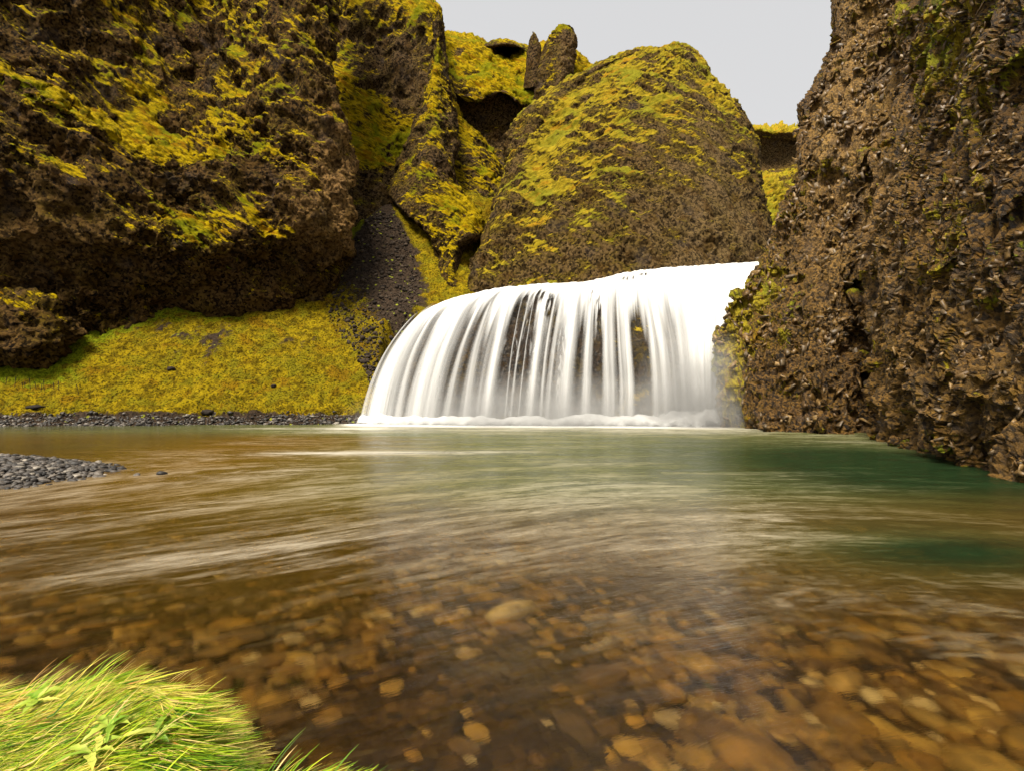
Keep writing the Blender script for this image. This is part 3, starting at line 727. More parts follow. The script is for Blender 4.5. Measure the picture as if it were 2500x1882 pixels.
for k, (uu, wd) in enumerate(strands):
    s0 = np.interp(uu, [920, 974, 1088, 1248, 1390, 1518, 1646, 1730, 1778, 1870], range(10))
    sw = wd / 130.0
    t0 = 0.12 + 0.14 * random.random()
    a = np.linspace(-1, 1, 15)[None, :]
    t = np.linspace(t0, 1.0, 70)[:, None]
    wob = 0.015 * np.sin(t * 4 + k)
    spread = 0.55 + 0.45 * t + 0.25 * np.clip(t - .6, 0, 1)
    P, N = on_fall(s0 + wob + a * sw * spread * 0.5 + 0 * t, t + 0 * a)
    P = P + N * (0.14 + 0.10 * np.sin(np.pi * t) + 0.10 * (1 - a * a))[..., None]
    q = np.stack([a * sw * 26 + k * 7.1 + 0 * t, t * 1.6 + 0 * a, 0 * a + 0 * t], -1)
    al = (1 - a * a) ** 2.6 * (0.80 + 0.35 * fbm(q * np.array([.5, 1, 1]), 2, 120)) * sstep(t0, t0 + 0.16, t)
    o = grid_obj('water_strand', P, M_FALL, attrs={'alpha': np.clip(al, 0, 1) * 0.55}, flip=True)
    keep_world(o, fall)

# ------------------------------------------------------------------ far bank: moss talus, scree and shore gravel
def tps(pts, X, Y, lam=0.02):
    p = np.asarray(pts, float)
    def U(r2):
        return 0.5 * r2 * np.log(r2 + 1e-9)
    d2 = (p[:, None, 0] - p[None, :, 0]) ** 2 + (p[:, None, 1] - p[None, :, 1]) ** 2
    n = len(p)
    A = np.zeros((n + 3, n + 3))
    A[:n, :n] = U(d2) + np.eye(n) * lam
    A[:n, n] = 1; A[:n, n + 1:] = p[:, :2]
    A[n, :n] = 1; A[n + 1:, :n] = p[:, :2].T
    b = np.zeros(n + 3); b[:n] = p[:, 2]
    c = np.linalg.solve(A, b)
    Z = c[n] + c[n + 1] * X + c[n + 2] * Y
    for i in range(n):
        Z = Z + c[i] * U((X - p[i, 0]) ** 2 + (Y - p[i, 1]) ** 2)
    return Z
def Gd(u, z, d):
    return [(u - UC) / F * d, d, z]
bank_pts = [W(*p) for p in [
 (0,1002,28.4),(0,960,29.4),(0,906,30.4),(100,870,31.4),(100,955,29.7),(200,832,32.6),(200,900,31),(200,960,29.9),(330,790,34.2),(330,890,31.6),(430,738,36),(430,860,32.4),(430,960,30.2),(520,762,36.2),(520,870,32.4),
 (600,745,37.2),(600,860,33),(600,960,30.4),(700,712,38.8),(700,800,35.6),(700,900,32.3),(790,680,40.6),(790,790,36.4),(790,890,32.8),(790,975,30.5),(430,1002,28.9),(700,1002,29.4),(850,1000,30),
 (930,512,46.6),(880,600,43.6),(965,610,43.6),(1000,700,40.6),(870,700,40.4),(930,790,36.8),(940,880,33.6),(900,960,31),
 (1160,480,50),(1150,550,46.4),(1120,620,43.4),(1080,690,40.4),(1060,740,38.4),(1010,640,43),(1030,760,37),(-300,985,28),(-300,880,31),(-200,900,30.6),(1000,860,34)]]
bank_pts = [list(p) for p in bank_pts]
for u in (-500, -250, 0, 250, 430, 650, 870):
    d = np.interp(u, [-500, 0, 430, 870], [25, 27.2, 28.2, 29.5])
    bank_pts += [Gd(u, 0.02, d), Gd(u, -0.55, d - 2), Gd(u, -0.9, d - 4)]
for p in [(-30, 40, 6), (-20, 44, 9), (-10, 52, 18), (-30, 34, 4), (-4, 54, 20), (-2, 46, 14), (2, 40, 8), (2, 34, 5)]:
    bank_pts.append(list(p))
gx = np.linspace(-34, 0.5, 430)
gy = 23.5 + np.linspace(0, 1, 420) ** 1.25 * 29
X, Y = np.meshgrid(gx, gy)
Z = tps(bank_pts, X, Y)
UVu = UC + X / Y * F
UVv = V0 - (Z - CAM_H) / Y * F
Z = Z + 0.9 * np.exp(-((X + 10.0) / 2.6) ** 2 - ((Y - 40.5) / 3.5) ** 2)
P = np.stack([X, Y, Z], -1)
n_a = fbm(P / 3.0, 3, 140)
n_b = fbm(P / 0.9, 3, 143)
n_c = fbm(P / 0.28, 3, 147)
# where the scree lies on the ground: a chute widening from the gully foot to the left of the fall
cx = np.interp(Y, [30, 33.6, 36.8, 40.4, 43.6, 46.6, 52], [-6.9, -8.0, -9.3, -10.1, -10.2, -10.9, -11.5])
hw = np.interp(Y, [30, 33.6, 36.8, 40.4, 43.6, 46.6, 52], [0.2, 1.4, 3.2, 3.9, 2.7, 0.9, 0.6])
scree = 1 - sstep(0.55, 1.45, np.abs(X - cx) / hw + 0.15 * n_b)
leftp = sstep(34, 37, Y) * (1 - sstep(0.8, 1.2, np.abs(X - (cx - 1.9)) / 1.6 + .3 * n_b))
scree_s = np.clip(scree * (1.0 - .58 * (1 - sstep(36.5, 40.0, Y + .9 * (X + 9.5)))) - 0.25 * sstep(.1, .7, n_a * .6 + n_b * .5), 0, 1)
shore = 1 - sstep(0.35, 0.62, Z + 0.10 * n_b + 0.08 * n_a)
patchy = 0.34 * np.exp(-((X + 21.5) / 2.2) ** 2 - ((Y - 33.8) / 1.3) ** 2) + 0.42 * np.exp(-((X + 18.2) / 1.6) ** 2 - ((Y - 33.2) / 2.2) ** 2) + .3 * np.exp(-((X + 13) / 2.5) ** 2 - ((Y - 34.5) / 3) ** 2)
gravel = np.clip(np.maximum(np.maximum(shore, scree_s), patchy * (0.95 + 1.1 * n_b + .6 * n_c)) , 0, 1)
crestz = np.interp(UVu, [-200, 0, 200, 430, 520, 600, 790], [930, 906, 832, 745, 762, 745, 680])
green = (1 - sstep(0, 60, UVv - crestz)) * 0.75 * (X < -12) + 0.75 * np.exp(-((X + 25.5) / 2.2) ** 2 - ((Y - 30.6) / 1.2) ** 2) - .1
Z = Z + 0.28 * n_b * (1 - .6 * gravel) + 0.10 * n_c * (1 - .5 * gravel) + 0.14 * n_a
Z = Z - 7.0 * sstep(-7.6, -6.2, X + 0.12 * (Y - 29)) * (1 - sstep(35, 37.5, Y))
# a low turf step where the moss ends above the shingle
Z = Z + 0.16 * sstep(0.42, 0.52, Z + 0.10 * n_b + 0.08 * n_a) * (Y < 31)
P[..., 2] = Z
bank = grid_obj('far_bank', P, M_GROUND, attrs={'gravel': gravel, 'green': np.clip(green, 0, 1)}, flip=True)
tag(bank, 'yellow mossy slope with grey scree chute and shingle shore left of the waterfall', 'slope', kind='structure')

def bank_z(x, y):
    i = np.clip(np.searchsorted(gy, y), 1, len(gy) - 1)
    j = np.clip(np.searchsorted(gx, x), 1, len(gx) - 1)
    return float(Z[i, j])

# ------------------------------------------------------------------ boulders
def ico_pts(sub=3):
    import bmesh
    bm = bmesh.new()
    bmesh.ops.create_icosphere(bm, subdivisions=sub, radius=1)
    V = np.array([v.co[:] for v in bm.verts])
    Fc = np.array([[v.index for v in f.verts] for f in bm.faces])
    bm.free()
    return V, Fc
IC1, IC2, IC3, IC5 = ico_pts(1), ico_pts(2), ico_pts(3), ico_pts(6)

def lump(name, loc, size, mat, seed, rough=0.25, ico=IC3, freq=1.3, moss=None, fine=0.06, flat=False):
    V, Fc = ico
    d = 1 + rough * fbm(V * freq + seed, 3, seed) - 0.12 * np.abs(fbm(V * freq * 2.5 + seed, 2, seed + 3)) + fine * fbm(V * freq * 7 + seed, 3, seed + 7)
    P = V * d[:, None] * np.array(size)
    me = mesh_from(name, P, Fc, smooth=not flat)
    if moss is not None:
        attr(me, 'moss', np.clip(V[:, 2] * .3 + moss + .3 * fbm(V * 3, 3, seed), 0, 1)); attr(me, 'tan', np.zeros(len(P)))
    me.materials.append(mat)
    o = link(bpy.data.objects.new(name, me))
    o.location = loc
    return o
c = W(40, 820, 31.2)
b = lump('boulder', c, (3.6, 1.9, 2.25), M_LEFT, 5, 0.28, IC5, 1.5, moss=-.05, fine=.05)
tag(b, 'big dark rounded boulder at the foot of the cliff on the far left', 'boulder')
for (u, v, d, s, lab) in ((508, 990, 29.2, (.34, .26, .15), 'small dark block lying on yellow moss near the shore'),
                          (418, 907, 31.4, (.22, .2, .13), 'small dark stone half sunk in the middle of the mossy slope'),
                          (668, 948, 30.9, (.14, .12, .10), 'little grey stone on moss nearest the waterfall'),
                          (88, 1010, 28.6, (.5, .3, .14), 'dark turf-edged lump at the left end of the shingle shore')):
    p = W(u, v, d)
    o = lump('rock', (p[0], p[1], bank_z(p[0], p[1]) + s[2] * .35), s, M_DARKSTONE, int(u), .3, IC3, 1.4)
    tag(o, lab, 'rock')

# ------------------------------------------------------------------ pool: bed, gravel bar, water
def bed_z(x, y):
    z = -0.32 - 0.10 * sstep(3, 8, y) - 0.35 * sstep(9, 20, y)
    z = z - 1.7 * np.exp(-((x - 8.5) / 5.2) ** 2 - ((y - 13.5) / 6.0) ** 2) - 0.9 * np.exp(-((x - 3) / 6) ** 2 - ((y - 21) / 5) ** 2)
    z = z - 0.35 * np.exp(-((x - 4.4) / 1.8) ** 2 - ((y - 5.2) / 0.9) ** 2)
    bar = 0.69 * np.exp(-(np.abs((x + 11.9) / 3.5) ** 2.4) - (np.abs((y - 10.5) / 3.1) ** 2.4)) 
    z = z + bar
    z = z + 0.20 * np.exp(-((x + 8) / 4) ** 2 - ((y - 12) / 4) ** 2)
    return z
xs = np.concatenate([np.linspace(-30, -6, 130), np.linspace(-5.9, 6, 260), np.linspace(6.1, 16, 80)])
ys = np.concatenate([np.linspace(0.6, 8, 260), np.linspace(8.05, 33, 260)])
BX, BY = np.meshgrid(xs, ys)
BP = np.stack([BX, BY, BX * 0], -1)
BZ = bed_z(BX, BY) + 0.035 * fbm(BP / 0.5, 4, 160, ridged=True) - 0.03 + 0.10 * fbm(BP / 2.2, 3, 163)
# the floor dips away under the near bank
BP[..., 2] = BZ
deep = sstep(0.8, 1.7, -BZ)
bed = grid_obj('riverbed', BP, M_BED, attrs={'deep': deep, 'grey': sstep(-.26, -.06, BZ) * (BX < -5)}, flip=True)
tag(bed, 'brown stony riverbed seen through the shallow clear water', 'riverbed', kind='structure')

wx = np.linspace(-40, 24, 220)
wy = np.concatenate([np.linspace(0.2, 10, 120), np.linspace(10.3, 33.5, 90)])
WX, WY = np.meshgrid(wx, wy)
slope = 0.75 - 0.95 * sstep(-1, 5, wx)
g = np.concatenate([[0], np.cumsum((slope[1:] + slope[:-1]) / 2 * np.diff(wx))])
g -= np.interp(0, wx, g)
gq = np.interp(WX, wx, g)
far = sstep(6, 15, WY)
FLO = np.stack([WX, WY - gq * (1 - far) * 0.85, 0 * WX], -1)
base_x = np.array([W(c[-1][0], 1040, c[-1][2])[0] for c in fall_cols])
base_y = np.array([c[-1][2] for c in fall_cols])
dist = np.interp(WX, base_x, base_y, left=29.6, right=30) - WY
inx = sstep(-9.5, -7.5, WX) * (1 - sstep(10.5, 12.5, WX))
foam = inx * (1.0 * (1 - sstep(0.2, 2.6, dist)) + 0.25 * (1 - sstep(2, 9, dist)))
FQ = np.stack([FLO[..., 0] / 5.0, FLO[..., 1] / 1.6, 0 * WX], -1)
lf = fbm(FQ, 3, 401)
foam += sstep(3.2, 6.0, WY) * (0.155 + 0.12 * lf) * sstep(-12, -6, WX + .2 * (WY - 10))
foam += 0.26 * np.exp(-((WY - 15.2 - .04 * WX) / 0.5) ** 2) * sstep(-8, -5, WX) * (1 - sstep(-1, 2, WX))
foam += 0.20 * np.exp(-((WY - 25.5) / 1.2) ** 2) * sstep(-18, -12, WX) * (1 - sstep(-7, -5, WX))
foam += 0.12 * np.exp(-((WX - 1.5) / 3.5) ** 2 - ((WY - 9) / 4.0) ** 2)
foam += 0.05 * np.exp(-((WX + 3.2) / 2.4) ** 2 - ((WY - 6.4) / 1.4) ** 2)
foam += 0.14 * np.exp(-((WX + 8) / 3.4) ** 2 - ((WY - 11.5) / 4) ** 2)
foam -= 0.16 * np.exp(-((WX - 4.4) / 1.8) ** 2 - ((WY - 5.6) / .9) ** 2)
foam -= 0.22 * np.exp(-((WX - 8.5) / 4.0) ** 2 - ((WY - 12) / 5.0) ** 2)
foam += 0.10 * np.exp(-((WX - 3.0) / 2.2) ** 2 - ((WY - 4.0) / .8) ** 2)
h_, w_ = WX.shape
mv = 0.70 * sstep(4.5, 10, WY) * sstep(-11, -5, WX + .15 * (WY - 10)) + .30 * sstep(2.8, 5.5, WY) + .12 * lf
mv = np.clip(mv + 0.34 * sstep(8, 14, WY) * sstep(-13, -7, WX) + 0.35 * sstep(21, 24, WY) * sstep(-22, -14, WX), 0, .93)
olive = np.exp(-((WX - 4.4) / 2.0) ** 2 - ((WY - 5.6) / 1.1) ** 2)
mv = np.clip(mv + .5 * olive, 0, .93)
mg = np.clip(olive + sstep(-7, 1.0, WX + .12 * (WY - 8)) * sstep(5.0, 10, WY) + sstep(19, 24, WY), 0, 1)
md = np.exp(-((WX - 8.5) / 4.6) ** 2 - ((WY - 12) / 6.5) ** 2) + .8 * np.exp(-((WX - 4.6) / 1.8) ** 2 - ((WY - 5.4) / .8) ** 2)
MILK = np.stack([mv, mg, np.clip(md * 1.3, 0, 1)], -1)
top = np.stack([WX, WY, 0 * WX], -1).reshape(-1, 3)
bot = top.copy(); bot[:, 2] = -4.2
n0 = h_ * w_
Fc = np.concatenate([grid_faces(h_, w_, True), grid_faces(h_, w_, False) + n0])
idx = np.arange(n0).reshape(h_, w_)
ring = np.concatenate([idx[0, :], idx[1:, -1], idx[-1, -2::-1], idx[-2:0:-1, 0]])
rn = np.roll(ring, -1)
Fc = np.concatenate([Fc, np.stack([ring, ring + n0, rn + n0, rn], -1)])
me = mesh_from('river_water', np.concatenate([top, bot]), Fc)
attr(me, 'foam', np.concatenate([np.clip(foam, 0, 1).ravel()] * 2))
attr_vec(me, 'milk', np.concatenate([MILK.reshape(-1, 3)] * 2))
attr_vec(me, 'flow', np.concatenate([FLO.reshape(-1, 3)] * 2))
me.polygons.foreach_set('use_smooth', np.zeros(len(Fc), bool))
me.materials.append(M_WATER)
water = link(bpy.data.objects.new('river_water', me))
tag(water, 'clear silky river pool with pale foam streaks, green where deep', 'water', kind='structure')

# foam mound where the fall lands
k = np.linspace(0, 1, 300)
bx = np.interp(k * 8.6 - .15, range(10), base_x)
by = np.interp(k * 8.6 - .15, range(10), base_y)
a = np.linspace(-1, 1, 40)
hgt = 0.42 + 0.45 * np.exp(-((k - .80) / .13) ** 2) + 0.14 * np.exp(-((k - .52) / .06) ** 2) + 0.10 * np.exp(-((k - .1) / .08) ** 2)
wid = 0.7 + 0.8 * np.exp(-((k - .78) / .15) ** 2)
A, K = np.meshgrid(a, k, indexing='ij')
fx = np.interp(K, k, bx)
fy = np.interp(K, k, by) - 0.15 + A * np.interp(K, k, wid)
pn = np.stack([fx, fy, 0 * fx], -1)
fz = np.interp(K, k, hgt) * (1 - A * A) ** 1.2 * (0.85 + 0.40 * fbm(pn / 1.1, 3, 170)) + 0.012
al = np.clip((1 - np.abs(A) ** 2.2) * 1.25 + .5 * fbm(pn / .5, 3, 171) * np.abs(A), 0, 1) * sstep(0, .04, K) * (1 - sstep(.97, 1, K))
o = grid_obj('foam_mound', np.stack([fx, fy, fz], -1), M_FALL, attrs={'alpha': al})
keep_world(o, fall)

# ------------------------------------------------------------------ loose stones
def pebble_mesh(name, seed, flat=0.5, ico=IC1, rough=0.22, smooth=True):
    V, Fc = ico
    r = np.random.default_rng(seed)
    d = 1 + rough * fbm(V * 1.1 + seed * 3.7, 2, seed)
    P = V * d[:, None] * np.array([1.0, 0.72 + .25 * r.random(), flat * (0.8 + .5 * r.random())])
    return P, Fc

def shard_mesh(name, seed, *_):
    r = np.random.default_rng(seed)
    V = np.array([[x, y, z] for x in (-1, 1) for y in (-1, 1) for z in (-1, 1)], float)
    V *= np.array([1, .40 + .25 * r.random(), .16 + .16 * r.random()])
    V += r.normal(size=V.shape) * np.array([.22, .14, .07])
    V[4:, 2] *= .45
    V[r.integers(8)] *= .5
    Fc = np.array([[0, 1, 3, 2], [4, 6, 7, 5], [0, 4, 5, 1], [2, 3, 7, 6], [0, 2, 6, 4], [1, 5, 7, 3]])
    return V, Fc

def stones(parent, name, spots, kinds, mat, n_single, group_name, flat=.5, ico=IC2, seed=1, rough=.22, smooth=True, tilt=.25, orient=None, maker=pebble_mesh):
    """spots sorted by apparent size: (x, y, z, radius); the first n_single become objects, the rest one mesh"""
    prot = []
    for i in range(kinds):
        P, Fc = maker(name, seed + i, flat, ico, rough)
        me = mesh_from(name, P, Fc, smooth)
        me.materials.append(mat)
        prot.append((P, Fc, me))
    r = np.random.default_rng(seed)
    VV, FF, off = [], [], 0
    from mathutils import Euler, Matrix
    for i, s in enumerate(spots):
        P, Fc, me = prot[int(r.integers(kinds))]
        e = Euler((r.normal() * tilt, r.normal() * tilt, r.random() * 6.283))
        rad = s[3]
        sc = (rad * (.85 + .5 * r.random()), rad * (.8 + .3 * r.random()), rad * (.8 + .4 * r.random()))
        M = e.to_matrix()
        if orient is not None:
            M = Vector(orient[i]).to_track_quat('Z', 'Y').to_matrix() @ M
        if i < n_single:
            o = bpy.data.objects.new(name, me)
            col.objects.link(o)
            o.parent = parent
            o.matrix_parent_inverse = parent.matrix_world.inverted()
            o.matrix_world = Matrix.Translation(s[:3]) @ M.to_4x4() @ Matrix.Diagonal((*sc, 1))
        else:
            VV.append((P * np.array(sc)) @ np.array(M).T + np.array(s[:3]))
            FF.append(Fc + off)
            off += len(P)
    if VV:
        me = mesh_from(group_name, np.concatenate(VV), np.concatenate(FF), smooth)
        me.materials.append(mat)
        o = bpy.data.objects.new(group_name, me)
        col.objects.link(o)
        o.parent = parent
        o.matrix_parent_inverse = parent.matrix_world.inverted()
        o['kind'] = 'stuff'

def by_size(sp):
    sp = [s for s in sp if -60 < UC + s[0] / s[1] * F < 2560]
    return sorted(sp, key=lambda s: -s[3] / s[1])

# gravel bar
gb = bpy.data.objects.new('gravel_bar', None)
link(gb)
gb.location = (-11.6, 10.9, 0)
tag(gb, 'low bar of dark grey pebbles breaking the water at the left edge', 'gravel bar', kind='structure')
bpy.context.view_layer.update()
sp = []
r = np.random.default_rng(21)
x, y = -16 + r.random(30000) * 10.5, 7.4 + r.random(30000) * 7
z = bed_z(x, y)
ok = ~((z < -0.15 + 0.09 * r.normal(size=30000)) | ((z < 0) & (r.random(30000) < .55)))
for x, y, z in list(zip(x[ok], y[ok], z[ok]))[:6500]:
    rad = 0.026 + 0.036 * r.random() + 0.05 * r.random() ** 4
    sp.append((x, y, z + .035 + rad * .25, rad))
sp += [(-7.35, 10.9, -0.02, .09), (-6.95, 11.05, -.01, .12)]
stones(gb, 'pebble', by_size(sp), 6, M_PEBBLE, 300, 'pebble_fill', .55, IC2, 31)
# shingle on the far shore
sp = []
while len(sp) < 2600:
    x, y = -30 + r.random() * 23, 26 + r.random() * 5
    z = bank_z(x, y)
    if not (-0.1 < z < 0.62):
        continue
    rad = 0.03 + 0.04 * r.random() + .1 * r.random() ** 6
    sp.append((x, y, z + rad * .15, rad))
stones(bank, 'pebble', by_size(sp), 5, M_PEBBLE, 60, 'shingle_fill', .55, IC1, 37)

# scree stones lying in the chute
sp = []
yy = 31 + 15 * r.random(5000)
xx = np.interp(yy, [30, 33.6, 36.8, 40.4, 43.6, 46.6, 52], [-6.9, -8.0, -9.3, -10.1, -10.2, -10.9, -11.5]) + (r.random(5000) * 2 - 1) * np.interp(yy, [30, 33.6, 36.8, 40.4, 43.6, 46.6], [.3, 1.2, 2.9, 3.6, 2.4, .8])
for x, y in zip(xx[:2600], yy[:2600]):
    rad = 0.03 + 0.05 * r.random() + .16 * r.random() ** 7
    sp.append((x, y, bank_z(x, y) + rad * .1, rad))
stones(bank, 'scree_stone', by_size(sp), 5, M_SCREE, 40, 'scree_fill', .7, IC1, 39, rough=.4, smooth=False, tilt=.5)

# cobbles on the bed, bigger close to the camera
sp = []
y = 1.7 + 9.5 * r.random(15000) ** 1.8
x = (r.random(15000) * 2 - 1) * (y * 0.98 + .5)
z = bed_z(x, y)
ok = ~((x < -0.9) & (y < 2.6)) & (z > -.85) & (z < -.03)
for x, y, z in list(zip(x[ok], y[ok], z[ok]))[:6500]:
    rad = 0.025 + 0.04 * r.random() + 0.075 * r.random() ** 3.5
    if z + rad * .5 > -0.02:
        rad *= .5
    sp.append((x, y, z - rad * .05 + .02, rad))
for (x, y, rad) in ((1.15, 2.7, .19), (.95, 2.35, .15), (1.7, 2.45, .16), (2.2, 2.6, .17), (2.55, 2.75, .14), (.55, 2.5, .15), (1.75, 2.95, .15), (1.2, 3.6, .2), (.55, 3.4, .17), (2.45, 2.3, .2), (-.4, 3.4, .14), (-1.9, 4.0, .16), (-2.1, 4.15, .14), (.0, 4.4, .2), (.3, 2.9, .16)):
    sp.append((x, y, float(bed_z(np.array(x), np.array(y))) + rad * .2, rad))
stones(bed, 'cobble', by_size(sp), 8, M_COBBLE, 300, 'cobble_fill', .5, IC2, 41, rough=.2)

# angular fragments standing out of the right cliff
sp, orr = [], []
hh, ww = RP.shape[:2]
cand = []
for _ in range(14000):
    i, j = int(r.integers(20, hh - 60)), int(r.integers(80, ww - 60))
    p, n = RP[i, j], RN[i, j]
    u, v = UC + p[0] / p[1] * F, V0 - (p[2] - CAM_H) / p[1] * F
    if u > 2540 or v < -40 or p[2] < 0.1:
        continue
    if fbm(p[None] / 1.6, 2, 333)[0] < -.05 + .5 * (r.random() - .5):
        continue
    rad = min(0.03 + 0.07 * r.random() + 0.19 * r.random() ** 4, 0.0080 * p[1])
    cand.append((rad / p[1], p - n * rad * .05, n + r.normal(size=3) * .35 + np.array([0, 0, .35]), rad))
cand.sort(key=lambda c: -c[0])
cand = cand[:700] + cand[700::2][:1500]
stones(rcliff, 'stone', [(*c[1], c[3]) for c in cand], 9, M_CHUNK, 300, 'stone_fill', .62, IC1, 51, rough=.55, smooth=False, tilt=.75, orient=[c[2] for c in cand], maker=shard_mesh)

# ------------------------------------------------------------------ near grass bank
edge_x = [-6, -4, -2.5, -1.9, -1.5, -1.3, -1.17, -1.05, -.8, -.55, -.35, 0.0, .5, 1.2]
edge_y = [3.0, 2.95, 2.68, 2.70, 2.60, 2.44, 2.22, 2.18, 2.20, 2.18, 2.08, 1.6, 1.5, 1.2]
def nb_z(x, y):
    e = np.interp(x, edge_x, edge_y) - y
    top = np.interp(x, [-6, -2.5, -1.8, -1.4, -1.1, -.8, -.3, 1], [.30, .26, .36, .33, .20, .17, .13, .10])
    return -0.35 + (top + .35) * sstep(-0.22, 0.30, e) + 0.05 * np.sin(x * 3.1 + y * 2) * sstep(0, .4, e)
NX, NY = np.meshgrid(np.linspace(-6, 1.2, 240), np.linspace(-1.5, 3.4, 180))
NP = np.stack([NX, NY, nb_z(NX, NY) + 0.02 * fbm(np.stack([NX, NY, NX * 0], -1) / .2, 3, 200)], -1)
nb = grid_obj('near_bank', NP, M_SOIL, flip=True)
tag(nb, 'grassy riverbank corner in the lower left foreground', 'riverbank', kind='structure')

SEG = 6
def blades(n, r):
    x = -3.4 + 3.9 * r.random(n * 3)
    y = 1.15 + 1.75 * r.random(n * 3)
    e = np.interp(x, edge_x, edge_y) - y
    ok = (e > -0.05) & (UC + x / y * F > -450)
    x, y, e = x[ok][:n], y[ok][:n], e[ok][:n]
    n = len(x)
    p3 = np.stack([x * 3.2, y * 3.2, 0 * x + .3], -1)
    c1, c2, c3 = fbm(p3, 2, 211), fbm(p3 * 1.7 + 9, 2, 215), fbm(p3 * .6 + 4, 2, 219)
    az = R(32) + 1.0 * c1 + 0.26 * r.normal(size=n) - 0.5 * (e < .15)
    L = 0.10 + 0.16 * r.random(n) + .12 * np.maximum(0, c3)
    rise = 0.06 + 0.18 * r.random(n) + .10 * c2
    droop = rise * (0.7 + .6 * r.random(n))
    up = r.random(n) < .03
    rise = np.where(up, .9 + .5 * r.random(n), rise)
    droop = np.where(up, .35, droop)
    L = np.where(up, .10 + .08 * r.random(n), L)
    hue = np.clip(.46 + .50 * c2 + .26 * r.normal(size=n), 0, .84)
    hue = np.where(r.random(n) < .14 + .22 * np.maximum(0, c3), .80 + .20 * r.random(n), hue)
    wd = 0.0018 + .0034 * r.random(n) ** 1.6
    t = np.linspace(0, 1, SEG + 1)[None, :]
    D = np.stack([np.cos(az), np.sin(az), 0 * az], -1)
    root = np.stack([x, y, nb_z(x, y)], -1)
    P = root[:, None, :] + (t * L[:, None] * (.75 + .25 * t))[..., None] * D[:, None, :]
    P[..., 2] += L[:, None] * (rise[:, None] * t - droop[:, None] * t * t)
    gz = nb_z(P[..., 0], P[..., 1]) + 0.012 + 0.02 * rise[:, None]
    inside = np.interp(P[..., 0], edge_x, edge_y) > P[..., 1] - 0.05
    P[..., 2] = np.where(inside, np.maximum(P[..., 2], gz + 0.02 * t), np.maximum(P[..., 2], 0.01))
    side = np.stack([-D[:, 1], D[:, 0], 0.35 * np.sin(np.arange(n))], -1)[:, None, :]
    wv = (wd[:, None] * (1 - t ** 2.2) + 0.0004)[..., None]
    V = np.stack([P - side * wv, P + side * wv], 2)
    k = np.arange(SEG)
    q = np.stack([2 * k, 2 * k + 1, 2 * k + 3, 2 * k + 2], -1)
    Fq = (q[None] + (np.arange(n) * 2 * (SEG + 1))[:, None, None]).reshape(-1, 4)
    H = np.repeat(hue, 2 * (SEG + 1))
    return V.reshape(-1, 3), Fq, H
V_, F_, H_ = blades(36000, np.random.default_rng(77))
me = mesh_from('grass', V_, F_)
attr(me, 'hue', H_)
me.materials.append(M_GRASS)
gr = link(bpy.data.objects.new('grass', me))
tag(gr, 'long flattened green and straw grass on the near riverbank', 'grass', kind='stuff')

# broad-leaved plants flattened in the grass
def leaf_mesh(seed, L, wd, curl):
    r = np.random.default_rng(seed)
    t = np.linspace(0, 1, 9)[:, None]
    a = np.linspace(-1, 1, 5)[None, :]
    half = wd * np.sin(np.pi * np.clip(t, 0.02, .98) ** .8) ** .8 * (1 + .28 * np.sin(t * 21 + seed))
    x = t * L + 0 * a
    y = a * half + .12 * L * np.sin(t * 3 + seed)
    z = curl * L * (t - t * t * 1.15) + .35 * np.abs(a) * half + .05 * wd * np.sin(t * 11 + a * 2)
    P = np.stack([x, y, z], -1)
    me = mesh_from('leaf', P.reshape(-1, 3), grid_faces(9, 5, True))
    attr(me, 'hue', np.clip(r.random() * .9 + 0 * x + .15 * np.abs(a), 0, 1))
    me.materials.append(M_LEAF)
    return me
leafs = [leaf_mesh(i, .075 + .03 * (i % 3), .012 + .004 * (i % 2), .35 + .1 * (i % 4)) for i in range(8)]
plants = [((270, 1790), 7, 'low broad-leaved plant in the middle of the near grass, pale leaves splayed'),
          ((230, 1850), 6, 'low broad-leaved plant at the bottom edge of the near grass'),
          ((385, 1800), 5, 'broad-leaved plant in the near grass closest to the water'),
          ((90, 1710), 6, 'pale leafy plant in the grass at the far left edge'),
          ((415, 1640), 5, 'yellow crumpled leaves on the crest of the near grass bank')]
for k, ((u, v), n, lab) in enumerate(plants):
    d = 1.27 * F / (v - V0)
    x, y = (u - UC) / F * d, d
    root = bpy.data.objects.new('leafy_plant', None)
    link(root)
    root.location = (x, y, float(nb_z(np.array(x), np.array(y))) + .045)
    tag(root, lab, 'plant', 'broad-leaved plants in the near grass')
    for i in range(n):
        o = bpy.data.objects.new('leaf', leafs[(i * 3 + k) % 8])
        link(o, root)
        o.rotation_euler = (0.2 * math.sin(i * 5), -0.12, i * 6.283 / n + k)
        o.scale = (1, 1, 1) if k != 4 else (.75, 1.2, .8)

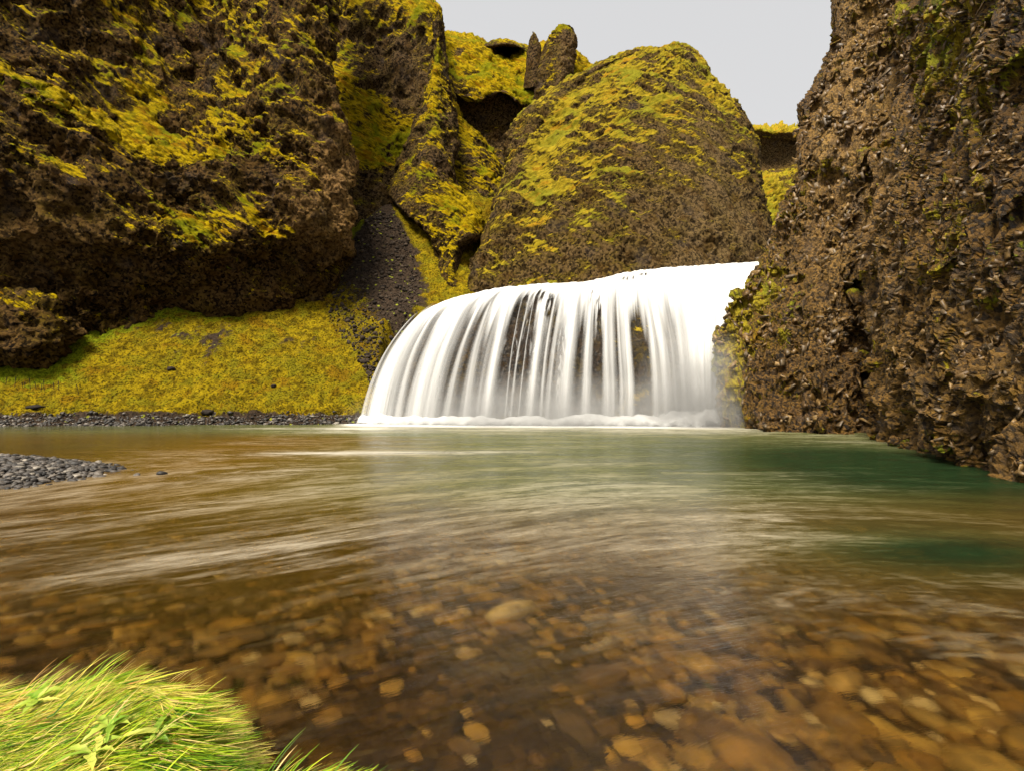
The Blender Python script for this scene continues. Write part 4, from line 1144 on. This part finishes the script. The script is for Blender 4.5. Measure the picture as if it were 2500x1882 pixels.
# dry stalks standing in the grass below the boulder
def stalk_mesh(h):
    t = np.linspace(0, 1, 6)
    V, Fq = [], []
    for i, q in enumerate(t):
        rr = .016 * (1 - .5 * q) + (.012 if q > .75 else 0)
        for a in range(5):
            V.append((rr * math.cos(a * 1.2566) + .03 * q * q, rr * math.sin(a * 1.2566), h * q))
    for i in range(5):
        for a in range(5):
            Fq.append((i * 5 + a, i * 5 + (a + 1) % 5, i * 5 + 5 + (a + 1) % 5, i * 5 + 5 + a))
    me = mesh_from('dry_stalk', V, Fq)
    me.materials.append(M_DARKSTONE)
    return me
sm = [stalk_mesh(h) for h in (.45, .6, .38)]
for i, (u, v) in enumerate(((14, 948), (36, 950), (55, 952), (60, 950), (74, 950), (88, 949), (100, 951), (108, 947), (132, 945), (142, 952), (192, 942))):
    p = W(u, v, 29.6)
    o = link(bpy.data.objects.new('dry_stalk', sm[i % 3]))
    o.location = (p[0], p[1], bank_z(p[0], p[1]) - .03)
    o.rotation_euler = (0.1 * math.sin(i * 3), .1 * math.cos(i * 5), i)
    tag(o, 'thin dark dry stalk standing in the grass below the far left boulder', 'stalk', 'dry stalks below the boulder')

# ------------------------------------------------------------------ spray drifting where the fall lands
def mist(loc, size, dens, lab):
    t = NT('spray')
    oc = t.n('TexCoord').outputs['Object']
    g = t.n('TexGradient', {0: oc}, gradient_type='SPHERICAL').outputs[1]
    wisp = t.noise(t.n('Mapping', {'Vector': oc, 'Scale': (size[0], size[1], size[2])}).outputs[0], 0.8, 3)
    de = t.math('MULTIPLY', t.math('POWER', g, 1.7), t.math('MULTIPLY', t.rng(wisp, 0.3, 0.7, 0.5, 1.3), dens))
    v = t.n('VolumePrincipled', {'Color': (0.95, 0.94, 0.91), 'Density': de, 'Anisotropy': 0.0}).outputs[0]
    t.t.links.new(v, t.out.inputs[1])
    V, Fc = IC3
    me = mesh_from('spray_mist', V, Fc)
    me.materials.append(t.m)
    o = link(bpy.data.objects.new('spray_mist', me))
    o.location = loc
    o.scale = size
    tag(o, lab, 'spray', kind='stuff')
mist((9.0, 26.9, 0.2), (3.8, 2.2, 5.2), 1.5, 'soft white spray hanging at the right foot of the waterfall')
mist((1.6, 27.4, -0.2), (11.0, 2.4, 3.4), 1.1, 'thin low spray along the foot of the waterfall')
